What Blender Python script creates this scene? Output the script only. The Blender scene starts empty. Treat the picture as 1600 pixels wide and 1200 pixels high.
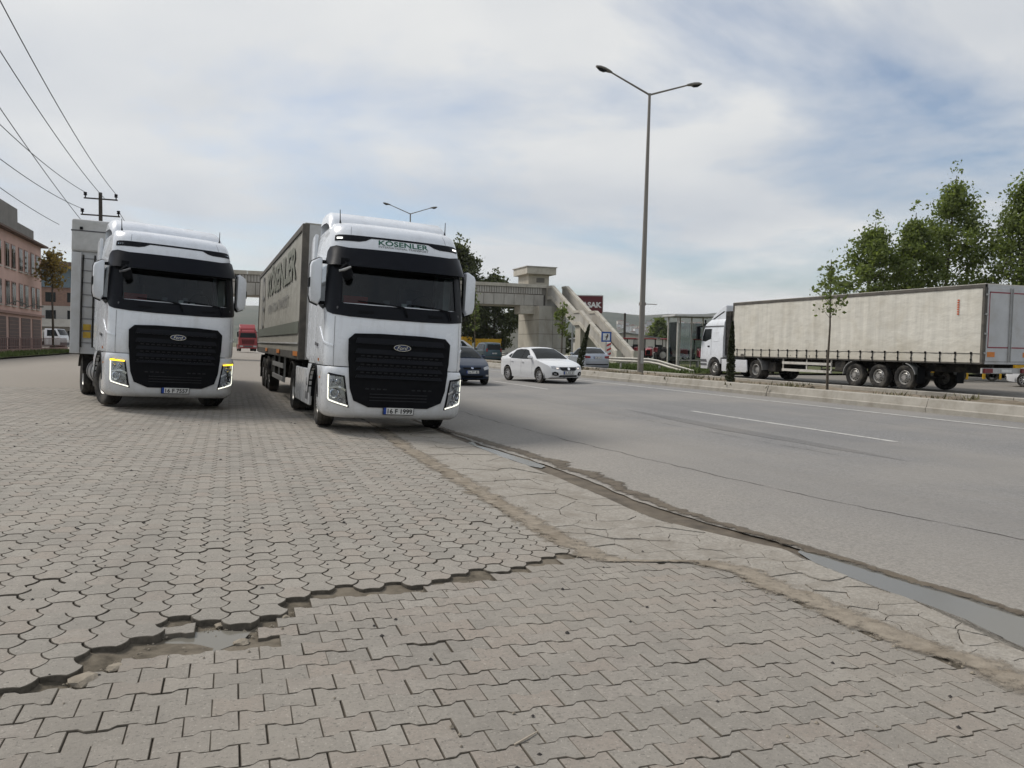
import bpy, bmesh, math, random
import numpy as np
from mathutils import Vector, Matrix, noise as mnoise
R = math.radians
sc = bpy.context.scene
C = sc.collection
random.seed(7)
# ---------------------------------------------------------------- camera, sky, sun, exposure
# world frame: X across the road (to the right), Y along the road (away from the viewer)
CAMZ = 1.5
cd = bpy.data.cameras.new('camera'); cam = bpy.data.objects.new('camera', cd); C.objects.link(cam)
cd.sensor_width = 36; cd.lens = 26.8; cd.clip_start = .1; cd.clip_end = 30000
cam.matrix_world = Matrix.Translation((0, 0, CAMZ)) @ Matrix.Rotation(R(-20.3), 4, 'Z') @ Matrix.Rotation(R(90-2.84), 4, 'X') @ Matrix.Rotation(R(1.0), 4, 'Z')
sc.camera = cam
SUN_EL, SUN_AZ = 48.0, -40.0          # azimuth from +Y, clockwise positive (so the sun is ahead, to the left)
w = bpy.data.worlds.new('World'); sc.world = w; w.use_nodes = True
nt = w.node_tree; nt.nodes.clear()
def wn(t, **k):
    n = nt.nodes.new(t)
    for a, b in k.items(): setattr(n, a, b)
    return n
wout = wn('ShaderNodeOutputWorld'); wbg = wn('ShaderNodeBackground'); nt.links.new(wbg.outputs[0], wout.inputs[0])
sky = wn('ShaderNodeTexSky', sky_type='NISHITA'); sky.sun_disc = False
sky.sun_elevation = R(SUN_EL); sky.sun_rotation = R(SUN_AZ); sky.air_density = 1.0; sky.dust_density = 1.2; sky.ozone_density = 1.5
wbg.inputs[1].default_value = 0.1
tc = wn('ShaderNodeTexCoord'); sep = wn('ShaderNodeSeparateXYZ'); nt.links.new(tc.outputs['Generated'], sep.inputs[0])
def wmath(op, a, b=None):
    n = wn('ShaderNodeMath', operation=op)
    for i, x in enumerate((a, b)):
        if x is None: continue
        if isinstance(x, (int, float)): n.inputs[i].default_value = x
        else: nt.links.new(x, n.inputs[i])
    return n.outputs[0]
den = wmath('ADD', wmath('MAXIMUM', sep.outputs[2], 0.0), 0.16)
cx = wmath('DIVIDE', sep.outputs[0], den); cy = wmath('DIVIDE', sep.outputs[1], den)
comb = wn('ShaderNodeCombineXYZ'); nt.links.new(cx, comb.inputs[0]); nt.links.new(cy, comb.inputs[1])
def wnoise(off, scale, detail, rough, dist=0.0, sx=1.0, sy=1.0):
    m = wn('ShaderNodeMapping'); m.inputs['Location'].default_value = off; m.inputs['Scale'].default_value = (sx, sy, 1)
    nt.links.new(comb.outputs[0], m.inputs[0])
    n = wn('ShaderNodeTexNoise'); n.inputs['Scale'].default_value = scale; n.inputs['Detail'].default_value = detail
    n.inputs['Roughness'].default_value = rough; n.inputs['Distortion'].default_value = dist
    nt.links.new(m.outputs[0], n.inputs['Vector']); return n.outputs[0]
def wramp(src, stops):
    r = wn('ShaderNodeValToRGB'); e = r.color_ramp.elements
    while len(e) < len(stops): e.new(.5)
    for i, (p, c) in enumerate(stops):
        e[i].position = p; e[i].color = (c, c, c, 1) if isinstance(c, (int, float)) else (*c, 1)
    nt.links.new(src, r.inputs[0]); return r.outputs[0]
CLOUD_OFF = (8.72, 20.99, 0)
cover = wramp(wnoise(CLOUD_OFF, .62, 8, .56, .35, 1.0, 1.25), [(.37, .14), (.53, .95)])
shade = wramp(wnoise((7.3, 1.2, 0), .85, 6, .5, .2), [(.30, (4.9, 5.2, 5.65)), (.70, (7.3, 7.3, 7.15))])
mix = wn('ShaderNodeMixRGB'); nt.links.new(cover, mix.inputs[0]); nt.links.new(sky.outputs[0], mix.inputs[1]); nt.links.new(shade, mix.inputs[2])
nt.links.new(mix.outputs[0], wbg.inputs[0])
sd = bpy.data.lights.new('sun', 'SUN'); sun = bpy.data.objects.new('sun', sd); C.objects.link(sun)
sd.energy = 2.4; sd.angle = R(17); sd.color = (1, .95, .88)
sdir = Vector((math.sin(R(SUN_AZ))*math.cos(R(SUN_EL)), math.cos(R(SUN_AZ))*math.cos(R(SUN_EL)), math.sin(R(SUN_EL))))
sun.rotation_euler = sdir.to_track_quat('Z', 'Y').to_euler(); sun.location = (0, 0, 60)
vs = sc.view_settings; vs.view_transform = 'Standard'; vs.look = 'None'; vs.exposure = 0.22; vs.gamma = 1.0; vs.use_curve_mapping = False
sc.cycles.max_bounces = 6; sc.cycles.transparent_max_bounces = 12; sc.cycles.volume_bounces = 0
sc.cycles.sample_clamp_indirect = 6; sc.cycles.caustics_reflective = False; sc.cycles.caustics_refractive = False

# ---------------------------------------------------------------- helpers
class MB:
    def __init__(s): s.v = []; s.f = []; s.m = []
    def add(s, vs_, fs, mi=0):
        o = len(s.v); s.v += [tuple(p) for p in vs_]; s.f += [tuple(i+o for i in f) for f in fs]; s.m += [mi]*len(fs); return s
    def box(s, x0, x1, y0, y1, z0, z1, mi=0, M=None):
        p = [(x, y, z) for z in (z0, z1) for y in (y0, y1) for x in (x0, x1)]
        if M is not None: p = [M @ Vector(q) for q in p]
        return s.add(p, [(0, 2, 3, 1), (4, 5, 7, 6), (0, 1, 5, 4), (2, 6, 7, 3), (0, 4, 6, 2), (1, 3, 7, 5)], mi)
    def tube(s, pts, r, n=8, caps=True, mi=0):
        pts = [Vector(p) for p in pts]; k = len(pts); rr = r if isinstance(r, (list, tuple)) else [r]*k
        rings = []; up = Vector((0, 0, 1))
        for i, p in enumerate(pts):
            t = (pts[min(i+1, k-1)]-pts[max(i-1, 0)]).normalized()
            a = t.cross(up if abs(t.z) < .95 else Vector((1, 0, 0))).normalized(); b = t.cross(a)
            rings.append([p+a*(rr[i]*math.cos(2*math.pi*j/n))+b*(rr[i]*math.sin(2*math.pi*j/n)) for j in range(n)])
        vv = [q for ring in rings for q in ring]; ff = []
        for i in range(k-1):
            for j in range(n): ff.append((i*n+j, i*n+(j+1) % n, (i+1)*n+(j+1) % n, (i+1)*n+j))
        if caps: ff += [tuple(range(n))[::-1], tuple((k-1)*n+j for j in range(n))]
        return s.add(vv, ff, mi)
    def lathe(s, prof, n=24, M=None, mi=0, closed=False):       # profile (radius, along X)
        k = len(prof); vv = []
        for r, h in prof:
            for j in range(n):
                a = 2*math.pi*j/n; vv.append(Vector((h, r*math.cos(a), r*math.sin(a))))
        if M is not None: vv = [M @ q for q in vv]
        ff = []
        for i in range(k if closed else k-1):
            i2 = (i+1) % k
            for j in range(n): ff.append((i*n+j, i*n+(j+1) % n, i2*n+(j+1) % n, i2*n+j))
        return s.add(vv, ff, mi)
    def prism(s, o2, a0, a1, axis='z', mi=0):
        n = len(o2)
        mk = {'z': lambda p, a: (p[0], p[1], a), 'x': lambda p, a: (a, p[0], p[1]), 'y': lambda p, a: (p[0], a, p[1])}[axis]
        vv = [mk(p, a0) for p in o2]+[mk(p, a1) for p in o2]
        ff = [tuple(range(n))[::-1], tuple(range(n, 2*n))]+[(i, (i+1) % n, n+(i+1) % n, n+i) for i in range(n)]
        return s.add(vv, ff, mi)
    def loft(s, secs, closed=True, caps=True, mi=0):
        n = len(secs[0]); vv = [q for c in secs for q in c]; ff = []
        for i in range(len(secs)-1):
            for j in range(n if closed else n-1):
                ff.append((i*n+j, i*n+(j+1) % n, (i+1)*n+(j+1) % n, (i+1)*n+j))
        if caps: ff += [tuple(range(n))[::-1], tuple((len(secs)-1)*n+j for j in range(n))]
        return s.add(vv, ff, mi)
    def mesh(s, name, mats, smooth=None):
        me = bpy.data.meshes.new(name); me.from_pydata([tuple(p) for p in s.v], [], s.f)
        for m in (mats if isinstance(mats, (list, tuple)) else [mats]): me.materials.append(m)
        if any(s.m): me.polygons.foreach_set('material_index', s.m)
        bm = bmesh.new(); bm.from_mesh(me); bmesh.ops.recalc_face_normals(bm, faces=bm.faces); bm.to_mesh(me); bm.free()
        if smooth is not None:
            me.polygons.foreach_set('use_smooth', [True]*len(me.polygons)); me.set_sharp_from_angle(angle=R(smooth))
        return me
    def build(s, name, mats, parent=None, smooth=None, bevel=0, loc=None, rz=None):
        return link(name, s.mesh(name, mats, smooth), parent, bevel, loc, rz)
def link(name, me, parent=None, bevel=0, loc=None, rz=None):
    o = bpy.data.objects.new(name, me); C.objects.link(o); o.parent = parent
    if loc is not None: o.location = loc
    if rz is not None: o.rotation_euler[2] = rz
    if bevel:
        b = o.modifiers.new('b', 'BEVEL'); b.width = bevel; b.segments = 2; b.limit_method = 'ANGLE'; b.angle_limit = R(40)
    return o
def tag(o, label=None, cat=None, group=None, kind=None):
    for k, v in (('label', label), ('category', cat), ('group', group), ('kind', kind)):
        if v: o[k] = v
    return o
def empty(name, loc=(0, 0, 0), rz=0, ry=0):
    o = bpy.data.objects.new(name, None); C.objects.link(o); o.location = loc; o.rotation_euler = (0, ry, rz); o.empty_display_size = .3; return o
def copy_tree(o, parent=None):
    c = o.copy(); C.objects.link(c); c.parent = parent
    for ch in list(o.children): copy_tree(ch, c)
    return c
def np_mesh(name, verts, quads, mat, smooth=False):
    verts = np.asarray(verts, np.float32); quads = np.asarray(quads, np.int32); k = quads.shape[1]
    me = bpy.data.meshes.new(name); me.vertices.add(len(verts)); me.vertices.foreach_set('co', verts.ravel())
    me.loops.add(quads.size); me.loops.foreach_set('vertex_index', quads.ravel())
    me.polygons.add(len(quads)); me.polygons.foreach_set('loop_start', np.arange(0, quads.size, k, dtype=np.int32))
    me.update(calc_edges=True); me.materials.append(mat)
    if smooth: me.polygons.foreach_set('use_smooth', [True]*len(quads))
    return me
def wrapplate(mb, outline, mapf, cu, cv, thick=0.0, off=0.0, mi=0):
    """a plate with the given outline in (s, z), cut into a grid and bent by mapf(s, z, offset)"""
    bm = bmesh.new(); vs_ = [bm.verts.new((p[0], p[1], 0)) for p in outline]; bm.faces.new(vs_)
    lo = [min(p[i] for p in outline) for i in (0, 1)]; hi = [max(p[i] for p in outline) for i in (0, 1)]
    for ax, st in ((0, cu), (1, cv)):
        if not st: continue
        t = math.ceil(lo[ax]/st)*st
        while t < hi[ax]-1e-5:
            if t > lo[ax]+1e-5:
                no = (1, 0, 0) if ax == 0 else (0, 1, 0); co = (t, 0, 0) if ax == 0 else (0, t, 0)
                bmesh.ops.bisect_plane(bm, geom=bm.verts[:]+bm.edges[:]+bm.faces[:], plane_co=co, plane_no=no, dist=1e-5)
            t += st
    bm.verts.index_update(); flat = [(v_.co.x, v_.co.y) for v_ in bm.verts]; n = len(flat)
    fs = [tuple(v_.index for v_ in f.verts) for f in bm.faces]
    vv = [mapf(a, b, off) for a, b in flat]; out = list(fs)
    if thick:
        vv += [mapf(a, b, off-thick) for a, b in flat]; out += [tuple(i+n for i in f[::-1]) for f in fs]
        for e in bm.edges:
            if e.is_boundary:
                a, b = e.verts[0].index, e.verts[1].index; out.append((a, b, b+n, a+n))
    bm.free(); mb.add(vv, out, mi); return mb
_tc = {}
def text2d(body, size=1.0, bold=0.0, shear=0.0, sx=1.0, align='LEFT'):
    key = (body, bold, shear)
    if key not in _tc:
        cu = bpy.data.curves.new('t', 'FONT'); cu.body = body; cu.size = 1; cu.offset = bold; cu.shear = shear; cu.resolution_u = 3
        o = bpy.data.objects.new('t', cu); C.objects.link(o); dg = bpy.context.evaluated_depsgraph_get()
        me = bpy.data.meshes.new_from_object(o.evaluated_get(dg)); _tc[key] = ([tuple(v_.co[:2]) for v_ in me.vertices], [tuple(p.vertices) for p in me.polygons])
        bpy.data.objects.remove(o); bpy.data.meshes.remove(me)
    vv, ff = _tc[key]; xs = [p[0] for p in vv]; x0, x1 = min(xs), max(xs)
    sh = {'LEFT': x0, 'CENTER': (x0+x1)/2, 'RIGHT': x1}[align]
    return [((x-sh)*size*sx, y*size) for x, y in vv], ff, (x1-x0)*size*sx
def grid_mesh(mb, us, vs_, fz, mi=0):
    nu = len(us); vv = [(a, b, fz(a, b)) for b in vs_ for a in us]
    ff = [(j*nu+i, j*nu+i+1, (j+1)*nu+i+1, (j+1)*nu+i) for j in range(len(vs_)-1) for i in range(nu-1)]
    return mb.add(vv, ff, mi)
def lin(a, b, n): return [a+(b-a)*i/(n-1) for i in range(n)]
def interp(x, xs, ys): return float(np.interp(x, xs, ys))
def gz(u): return interp(u, [-8, 3.7, 3.9, 16], [.24, -.111, -.12, 0.0])

# ---------------------------------------------------------------- materials
def col3(c): return (*c, 1) if len(c) == 3 else c
class NM:
    def __init__(s, name):
        s.m = bpy.data.materials.new(name); s.m.use_nodes = True; s.t = s.m.node_tree; s.b = s.t.nodes['Principled BSDF']
    def n(s, t, **k):
        x = s.t.nodes.new(t)
        for a, b in k.items(): setattr(x, a, b)
        return x
    def l(s, a, b): s.t.links.new(a, b)
    def coord(s, kind='Object', scale=(1, 1, 1)):
        if kind == 'World': g = s.n('ShaderNodeNewGeometry'); o = g.outputs['Position']
        else: g = s.n('ShaderNodeTexCoord'); o = g.outputs[kind]
        if scale == (1, 1, 1): return o
        m = s.n('ShaderNodeMapping'); m.inputs['Scale'].default_value = scale; s.l(o, m.inputs[0]); return m.outputs[0]
    def noise(s, co, scale, detail=5, rough=.55, dist=0):
        x = s.n('ShaderNodeTexNoise'); x.inputs['Scale'].default_value = scale; x.inputs['Detail'].default_value = detail
        x.inputs['Roughness'].default_value = rough; x.inputs['Distortion'].default_value = dist; s.l(co, x.inputs['Vector']); return x.outputs[0]
    def ramp(s, src, stops):
        r = s.n('ShaderNodeValToRGB'); e = r.color_ramp.elements
        while len(e) < len(stops): e.new(.5)
        for i, (p, c) in enumerate(stops): e[i].position = p; e[i].color = (c, c, c, 1) if isinstance(c, (int, float)) else col3(c)
        s.l(src, r.inputs[0]); return r.outputs[0]
    def mix(s, f, a, b, mode='MIX'):
        x = s.n('ShaderNodeMixRGB', blend_type=mode)
        for i, q in enumerate((f, a, b)):
            if isinstance(q, (int, float)): x.inputs[i].default_value = q if i == 0 else (q, q, q, 1)
            elif isinstance(q, tuple): x.inputs[i].default_value = col3(q)
            else: s.l(q, x.inputs[i])
        return x.outputs[0]
    def math(s, op, a, b=0.0):
        x = s.n('ShaderNodeMath', operation=op)
        for i, q in enumerate((a, b)):
            if isinstance(q, (int, float)): x.inputs[i].default_value = q
            else: s.l(q, x.inputs[i])
        return x.outputs[0]
    def bump(s, src, dist, strength=1.0):
        b = s.n('ShaderNodeBump'); b.inputs['Distance'].default_value = dist; b.inputs['Strength'].default_value = strength
        s.l(src, b.inputs['Height']); s.l(b.outputs[0], s.b.inputs['Normal'])
    def set(s, **k):
        for a, v in k.items():
            i = s.b.inputs[{'base': 'Base Color', 'rough': 'Roughness', 'metal': 'Metallic', 'emit': 'Emission Color', 'es': 'Emission Strength', 'coat': 'Coat Weight', 'spec': 'Specular IOR Level', 'ior': 'IOR', 'trans': 'Transmission Weight', 'sub': 'Subsurface Weight'}[a]]
            if isinstance(v, (int, float)): i.default_value = v
            elif isinstance(v, tuple): i.default_value = col3(v)
            else: s.l(v, i)
        return s
_pm = {}
def pmat(name, c, rough=.6, metal=0.0, var=.12, scale=6.0, coord='Object', bump=0.0, bscale=60.0, coat=0.0, stretch=(1, 1, 1), spec=.5, dirt=None, dscale=1.5, damt=.5):
    if name in _pm: return _pm[name]
    k = NM(name); co = k.coord(coord, stretch)
    nz = k.noise(co, scale, 6, .6)
    c1 = tuple(max(0, x*(1-var)) for x in c); c2 = tuple(min(1, x*(1+var)) for x in c)
    cc = k.ramp(nz, [(.3, c1), (.7, c2)])
    if dirt:
        d = k.ramp(k.noise(co, dscale, 7, .65, .4), [(.46, 0.0), (.68, damt)]); cc = k.mix(d, cc, dirt)
    k.set(base=cc, rough=rough, metal=metal, coat=coat, spec=spec)
    if bump: k.bump(k.noise(co, bscale, 4, .6), bump)
    _pm[name] = k.m; return k.m
def emat(name, c, strength):
    k = NM(name); k.set(base=tuple(x*.3 for x in c), emit=c, es=strength, rough=.3); return k.m
def glassmat(name, tint=(.3, .34, .35), base=.06):
    k = NM(name); t = k.n('ShaderNodeBsdfTransparent'); t.inputs[0].default_value = col3(tint)
    g = k.n('ShaderNodeBsdfGlossy'); g.inputs[0].default_value = (.9, .95, 1, 1); g.inputs['Roughness'].default_value = .03
    f = k.n('ShaderNodeFresnel'); f.inputs[0].default_value = 1.5
    a = k.math('ADD', f.outputs[0], base); m = k.n('ShaderNodeMixShader'); k.l(a, m.inputs[0]); k.l(t.outputs[0], m.inputs[1]); k.l(g.outputs[0], m.inputs[2])
    k.l(m.outputs[0], k.t.nodes['Material Output'].inputs[0]); return k.m
def paintmat(name, c, grime=(.36, .33, .28)):
    k = NM(name); co = k.coord('Object'); cc = k.mix(k.ramp(k.noise(co, 1.1, 7, .65, .4), [(.46, 0.0), (.70, .22)]), c, tuple(x*.62 for x in c))
    st = k.noise(k.coord('Object', (2.2, 2.2, .25)), 2.0, 6, .65); cc = k.mix(k.ramp(st, [(.50, 0.0), (.72, .22)]), cc, grime)
    sz = k.n('ShaderNodeSeparateXYZ'); k.l(co, sz.inputs[0]); e = k.n('ShaderNodeMapRange'); e.inputs[1].default_value = .25; e.inputs[2].default_value = 1.5; e.inputs[3].default_value = .5; e.inputs[4].default_value = 0.0
    k.l(k.math('ADD', sz.outputs[2], k.math('MULTIPLY', k.math('SUBTRACT', k.noise(co, 3.5, 6, .7), .5), 1.1)), e.inputs[0]); cc = k.mix(e.outputs[0], cc, grime)
    k.set(base=cc, rough=k.ramp(k.noise(co, 2.5, 5, .6), [(.35, .16), (.7, .38)]), coat=.5); return k.m
WHITE = paintmat('white_paint', (.76, .79, .83))
BLACK = pmat('black_plastic', (.008, .0085, .010), .6, var=.2, scale=8, spec=.06)
BLACKG = pmat('black_gloss', (.007, .008, .011), .3, var=.15, scale=5, spec=.12)
DARK = pmat('dark_chassis', (.022, .021, .020), .75, var=.4, scale=6, dirt=(.13, .115, .09), damt=.5, dscale=2.5, spec=.2)
RUBBER = pmat('tyre_rubber', (.026, .025, .024), .85, var=.3, scale=5, dirt=(.16, .145, .12), damt=.55, dscale=2.5, spec=.2)
RIM = pmat('steel_rim', (.40, .39, .37), .45, .5, var=.2, scale=9, dirt=(.1, .09, .07), damt=.6, dscale=5)
CHROME = pmat('chrome', (.8, .8, .82), .12, 1.0, var=.02)
GREYP = pmat('grey_plastic', (.09, .09, .095), .6, var=.15)
STEEL = pmat('galvanised_steel', (.38, .38, .37), .5, .6, var=.15, scale=8)
GLASS = glassmat('windscreen_glass', (.48, .55, .57), -.01)
DGLASS = pmat('dark_tinted_glass', (.012, .015, .016), .08, var=.2, scale=2, spec=.15)
INTER = pmat('cab_interior', (.03, .03, .032), .8, var=.2)
LENS = glassmat('lamp_lens', (.85, .87, .88), .02)
# ================================================================ the setting: ground, paving, road
def pave_mat(name, c, sand, cov):
    k = NM(name); co = k.coord('World'); oi = k.n('ShaderNodeObjectInfo'); at = k.n('ShaderNodeAttribute', attribute_name='tint')
    rnd = k.math('ADD', k.math('MULTIPLY', oi.outputs['Random'], 1.0), at.outputs['Fac']); rnd = k.math('FRACT', rnd)
    cc = k.ramp(rnd, [(0, tuple(x*.84 for x in c)), (.45, c), (.62, (c[0]*1.04, c[1]*.965, c[2]*.93)), (.8, (c[0]*.96, c[1]*.93, c[2]*.93)), (1, tuple(x*1.13 for x in c))])
    fine = k.noise(co, 46, 6, .75); cc = k.mix(k.ramp(fine, [(.30, .75), (.52, 0.0)]), cc, tuple(x*.6 for x in c)); pit = k.noise(co, 17, 5, .7); cc = k.mix(k.ramp(pit, [(.52, 0.0), (.70, .55)]), cc, tuple(x*.76 for x in c)); cc = k.mix(k.ramp(k.noise(co, 8, 5, .65), [(.50, 0.0), (.72, .55)]), cc, tuple(x*1.16 for x in c))
    mid = k.noise(co, 2.2, 5, .6); cc = k.mix(k.ramp(mid, [(.35, .0), (.7, .42)]), cc, tuple(x*.78 for x in c))
    big = k.noise(co, .55, 6, .6, .3); cc = k.mix(k.ramp(big, [(.42, 0.0), (.66, cov)]), cc, sand)
    sp = k.noise(co, 240, 2, .5); cc = k.mix(k.ramp(sp, [(.70, 0.0), (.76, .5)]), cc, (.5, .48, .44))
    cc = k.mix(k.ramp(k.noise(co, 62, 3, .6), [(.60, 0.0), (.68, .8)]), cc, tuple(x*.48 for x in c)); cc = k.mix(k.ramp(k.noise(co, 75, 2, .5), [(.64, 0.0), (.70, .55)]), cc, tuple(min(1, x*1.5) for x in c))
    tr_ = k.noise(k.coord('World', (1.6, .10, 1)), 1.0, 6, .65); cc = k.mix(k.ramp(tr_, [(.50, 0.0), (.68, .42)]), cc, tuple(x*.66 for x in c))
    oil = k.noise(co, 1.15, 6, .6); cc = k.mix(k.ramp(oil, [(.66, 0.0), (.74, .4)]), cc, tuple(x*.5 for x in c))
    k.set(base=cc, rough=.88, spec=.25)
    k.bump(k.mix(.5, k.noise(co, 110, 6, .8), k.noise(co, 26, 4, .7)), .009)
    return k.m
SAND = (.330, .303, .260)
PAVE1 = pave_mat('scale_paver_concrete', (.305, .284, .248), SAND, .55)
PAVE2 = pave_mat('bone_paver_concrete', (.295, .273, .238), (.322, .290, .243), .5)
BED = pmat('joint_sand', (.125, .108, .083), .95, var=.45, scale=14, coord='World', bump=.004, bscale=120, spec=.1, dirt=(.22, .19, .15), damt=.7, dscale=1.2)
EARTH = pmat('bare_earth', (.20, .17, .125), .95, var=.35, scale=3, coord='World', bump=.02, bscale=18, spec=.1, dirt=(.12, .10, .07), damt=.8, dscale=.8)
MUD = pmat('wet_mud', (.105, .086, .064), .8, var=.35, scale=5, coord='World', bump=.005, bscale=50, spec=.3, dirt=(.15, .125, .09), damt=.7, dscale=2.5)
def asphalt_mat(name, c, dusty):
    k = NM(name); co = k.coord('World'); st = k.coord('World', (1.2, .06, 1))
    cc = k.ramp(k.noise(co, 75, 6, .85), [(.30, tuple(x*.45 for x in c)), (.5, c), (.68, tuple(x*1.55 for x in c))]); cc = k.mix(k.ramp(k.noise(co, 22, 6, .85), [(.38, .85), (.54, 0.0)]), cc, tuple(x*.52 for x in c)); cc = k.mix(k.ramp(k.noise(co, 30, 4, .8), [(.56, 0.0), (.68, .7)]), cc, tuple(x*1.5 for x in c)); cc = k.mix(k.ramp(k.noise(co, 3.5, 6, .75), [(.45, .0), (.66, .45)]), cc, tuple(x*.78 for x in c))
    cc = k.mix(k.ramp(k.noise(st, 1.0, 6, .6), [(.40, 0.0), (.62, .55)]), cc, tuple(x*.72 for x in c))
    cc = k.mix(k.ramp(k.noise(co, .22, 6, .6), [(.42, 0.0), (.62, .45)]), cc, dusty)
    sx = k.n('ShaderNodeSeparateXYZ'); k.l(co, sx.inputs[0])
    edge = k.math('ADD', sx.outputs[0], k.math('MULTIPLY', k.math('SUBTRACT', k.noise(co, .9, 5, .6), .5), 2.6))
    e = k.n('ShaderNodeMapRange'); e.inputs[1].default_value = 3.9; e.inputs[2].default_value = 8.4; e.inputs[3].default_value = .9; e.inputs[4].default_value = 0.0; k.l(edge, e.inputs[0])
    cc = k.mix(e.outputs[0], cc, k.ramp(k.noise(co, 34, 6, .9), [(.34, tuple(x*.52 for x in dusty)), (.52, dusty), (.68, tuple(x*1.34 for x in dusty))]))
    k.set(base=cc, rough=.85, spec=.3); k.bump(k.noise(co, 150, 4, .75), .006); return k.m
ASPH = asphalt_mat('worn_asphalt', (.232, .228, .222), (.305, .282, .248))
ASPH2 = asphalt_mat('dusty_yard_asphalt', (.215, .20, .178), (.27, .242, .205))
PAINT = pmat('worn_road_paint', (.46, .45, .42), .7, var=.12, scale=3, coord='World', dirt=(.2, .19, .175), damt=.95, dscale=7)
CONC = pmat('apron_concrete', (.312, .288, .250), .92, var=.22, scale=34, coord='World', bump=.010, bscale=60, spec=.2, dirt=(.235, .210, .175), damt=.9, dscale=3.2)
KERB = pmat('kerb_concrete', (.345, .322, .278), .85, var=.12, scale=3, coord='World', bump=.003, bscale=60, dirt=(.20, .178, .14), damt=.6, dscale=1.6)
WATER = NM('muddy_water').set(base=(.165, .155, .130), rough=.14, spec=.28).m
GRASSC = pmat('verge_turf', (.075, .088, .035), .95, var=.5, scale=2, coord='World', bump=.05, bscale=9, spec=.1, dirt=(.16, .14, .085), damt=.8, dscale=.5)
FIELD = pmat('far_fields', (.135, .135, .085), .95, var=.3, scale=.02, coord='World', spec=.1, dirt=(.19, .17, .13), damt=.8, dscale=.005)

def struct(o): o['kind'] = 'structure'; return o
# the ground: one sheet that reaches the horizon
m = MB()
us = [-9000, -3000, -900, -300, -100, -40, -20, -8, 3.7, 3.9, 16, 30, 60, 150, 400, 1200, 4000, 9000]
vv_ = [-9000, -2000, -400, -100, -40, -10, 0, 20, 50, 100, 200, 400, 900, 2500, 9000]
grid_mesh(m, us, vv_, lambda a, b: gz(a)-.16)
struct(m.build('ground', FIELD))
# dusty yard beyond the pavers
m = MB(); grid_mesh(m, [-60, -30, -20, -14, -8, -3, 0, 3.7, 3.78], [24.0, 40, 60, 90, 140, 220], lambda a, b: gz(a)-.006)
struct(m.build('yard', ASPH2))
# near carriageway with an uneven broken edge towards the gutter
EV = [-10, 1, 2.6, 3.26, 3.9, 5.1, 6.0, 7.0, 8.3, 10.1, 11.6, 14, 20, 40, 300]
EU = [5.2, 4.85, 4.72, 4.63, 4.55, 4.37, 4.18, 4.05, 4.11, 4.04, 3.88, 3.76, 3.72, 3.70, 3.70]
def edge_u(v): return interp(v, EV, EU)+(.035*mnoise.noise((v*3.1, 0, 0))+.02*mnoise.noise((v*11, 3, 0)) if v < 26 else 0)
m = MB(); vl = [-10+.12*i for i in range(300)]+[26, 30, 36, 44, 60, 90, 140, 220, 300]
rows = []
for v in vl:
    e = edge_u(v); rows.append([(e, v, -.120), (e+.03, v, -.111), (e+.4, v, gz(e+.4)+.010)]+[(u, v, gz(u)+.012) for u in (5.8, 7, 9, 11, 13, 14.5, 16.45)])
m.loft(rows, closed=False, caps=False); road = struct(m.build('road', ASPH, smooth=50))
# gutter bed below, mud and puddles in it
m = MB(); grid_mesh(m, lin(3.2, 5.2, 21), [-2+.12*i for i in range(260)], lambda a, b: min(-.132+.012*mnoise.noise((a*2.2, b*1.1, 4))+.02*max(0, abs(a-edge_u(b)+.18)-.3), -.121))
struct(m.build('gutter_bed', MUD, smooth=60))
def cov_wrap(mat, name):
    mt = mat.copy(); mt.name = name; t = mt.node_tree; out = t.nodes['Material Output']; src = out.inputs[0].links[0].from_socket
    at = t.nodes.new('ShaderNodeAttribute'); at.attribute_name = 'cov'; g = t.nodes.new('ShaderNodeNewGeometry')
    nz = t.nodes.new('ShaderNodeTexNoise'); nz.inputs['Scale'].default_value = 9; nz.inputs['Detail'].default_value = 8; nz.inputs['Roughness'].default_value = .75; t.links.new(g.outputs['Position'], nz.inputs['Vector'])
    def mth(op, a, b):
        x = t.nodes.new('ShaderNodeMath'); x.operation = op; x.use_clamp = op == 'MULTIPLY_ADD'
        for i, q in enumerate((a, b)):
            if isinstance(q, (int, float)): x.inputs[i].default_value = q
            else: t.links.new(q, x.inputs[i])
        return x
    s_ = mth('ADD', mth('MULTIPLY', at.outputs['Fac'], 1.5).outputs[0], mth('MULTIPLY', nz.outputs[0], 2.4).outputs[0]).outputs[0]
    c_ = mth('SUBTRACT', s_, 2.12).outputs[0]; k = mth('MULTIPLY', c_, 2.2); k.use_clamp = True
    tr = t.nodes.new('ShaderNodeBsdfTransparent'); mx = t.nodes.new('ShaderNodeMixShader'); t.links.new(k.outputs[0], mx.inputs[0]); t.links.new(tr.outputs[0], mx.inputs[1]); t.links.new(src, mx.inputs[2]); t.links.new(mx.outputs[0], out.inputs[0]); return mt
def add_cov(o, n):
    me = o.data; a = me.attributes.new('cov', 'FLOAT', 'POINT'); k = len(me.vertices)//n; a.data.foreach_set('value', np.tile(np.sin(np.pi*np.arange(n)/(n-1)), k).astype(np.float32)); return o
def ribbon(name, mat, vs_, fl, fr, fz, n=6, amp=.0):
    m = MB(); rows = []
    for v in vs_:
        l, r = fl(v), fr(v); rows.append([(l+(r-l)*j/(n-1), v, fz(l+(r-l)*j/(n-1), v)+amp*math.sin(math.pi*j/(n-1))*(0.6+.6*mnoise.noise((v*4, j*1.7, 2)))) for j in range(n)])
    m.loft(rows, closed=False, caps=False); return add_cov(struct(m.build(name, mat, smooth=60)), n)
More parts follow.
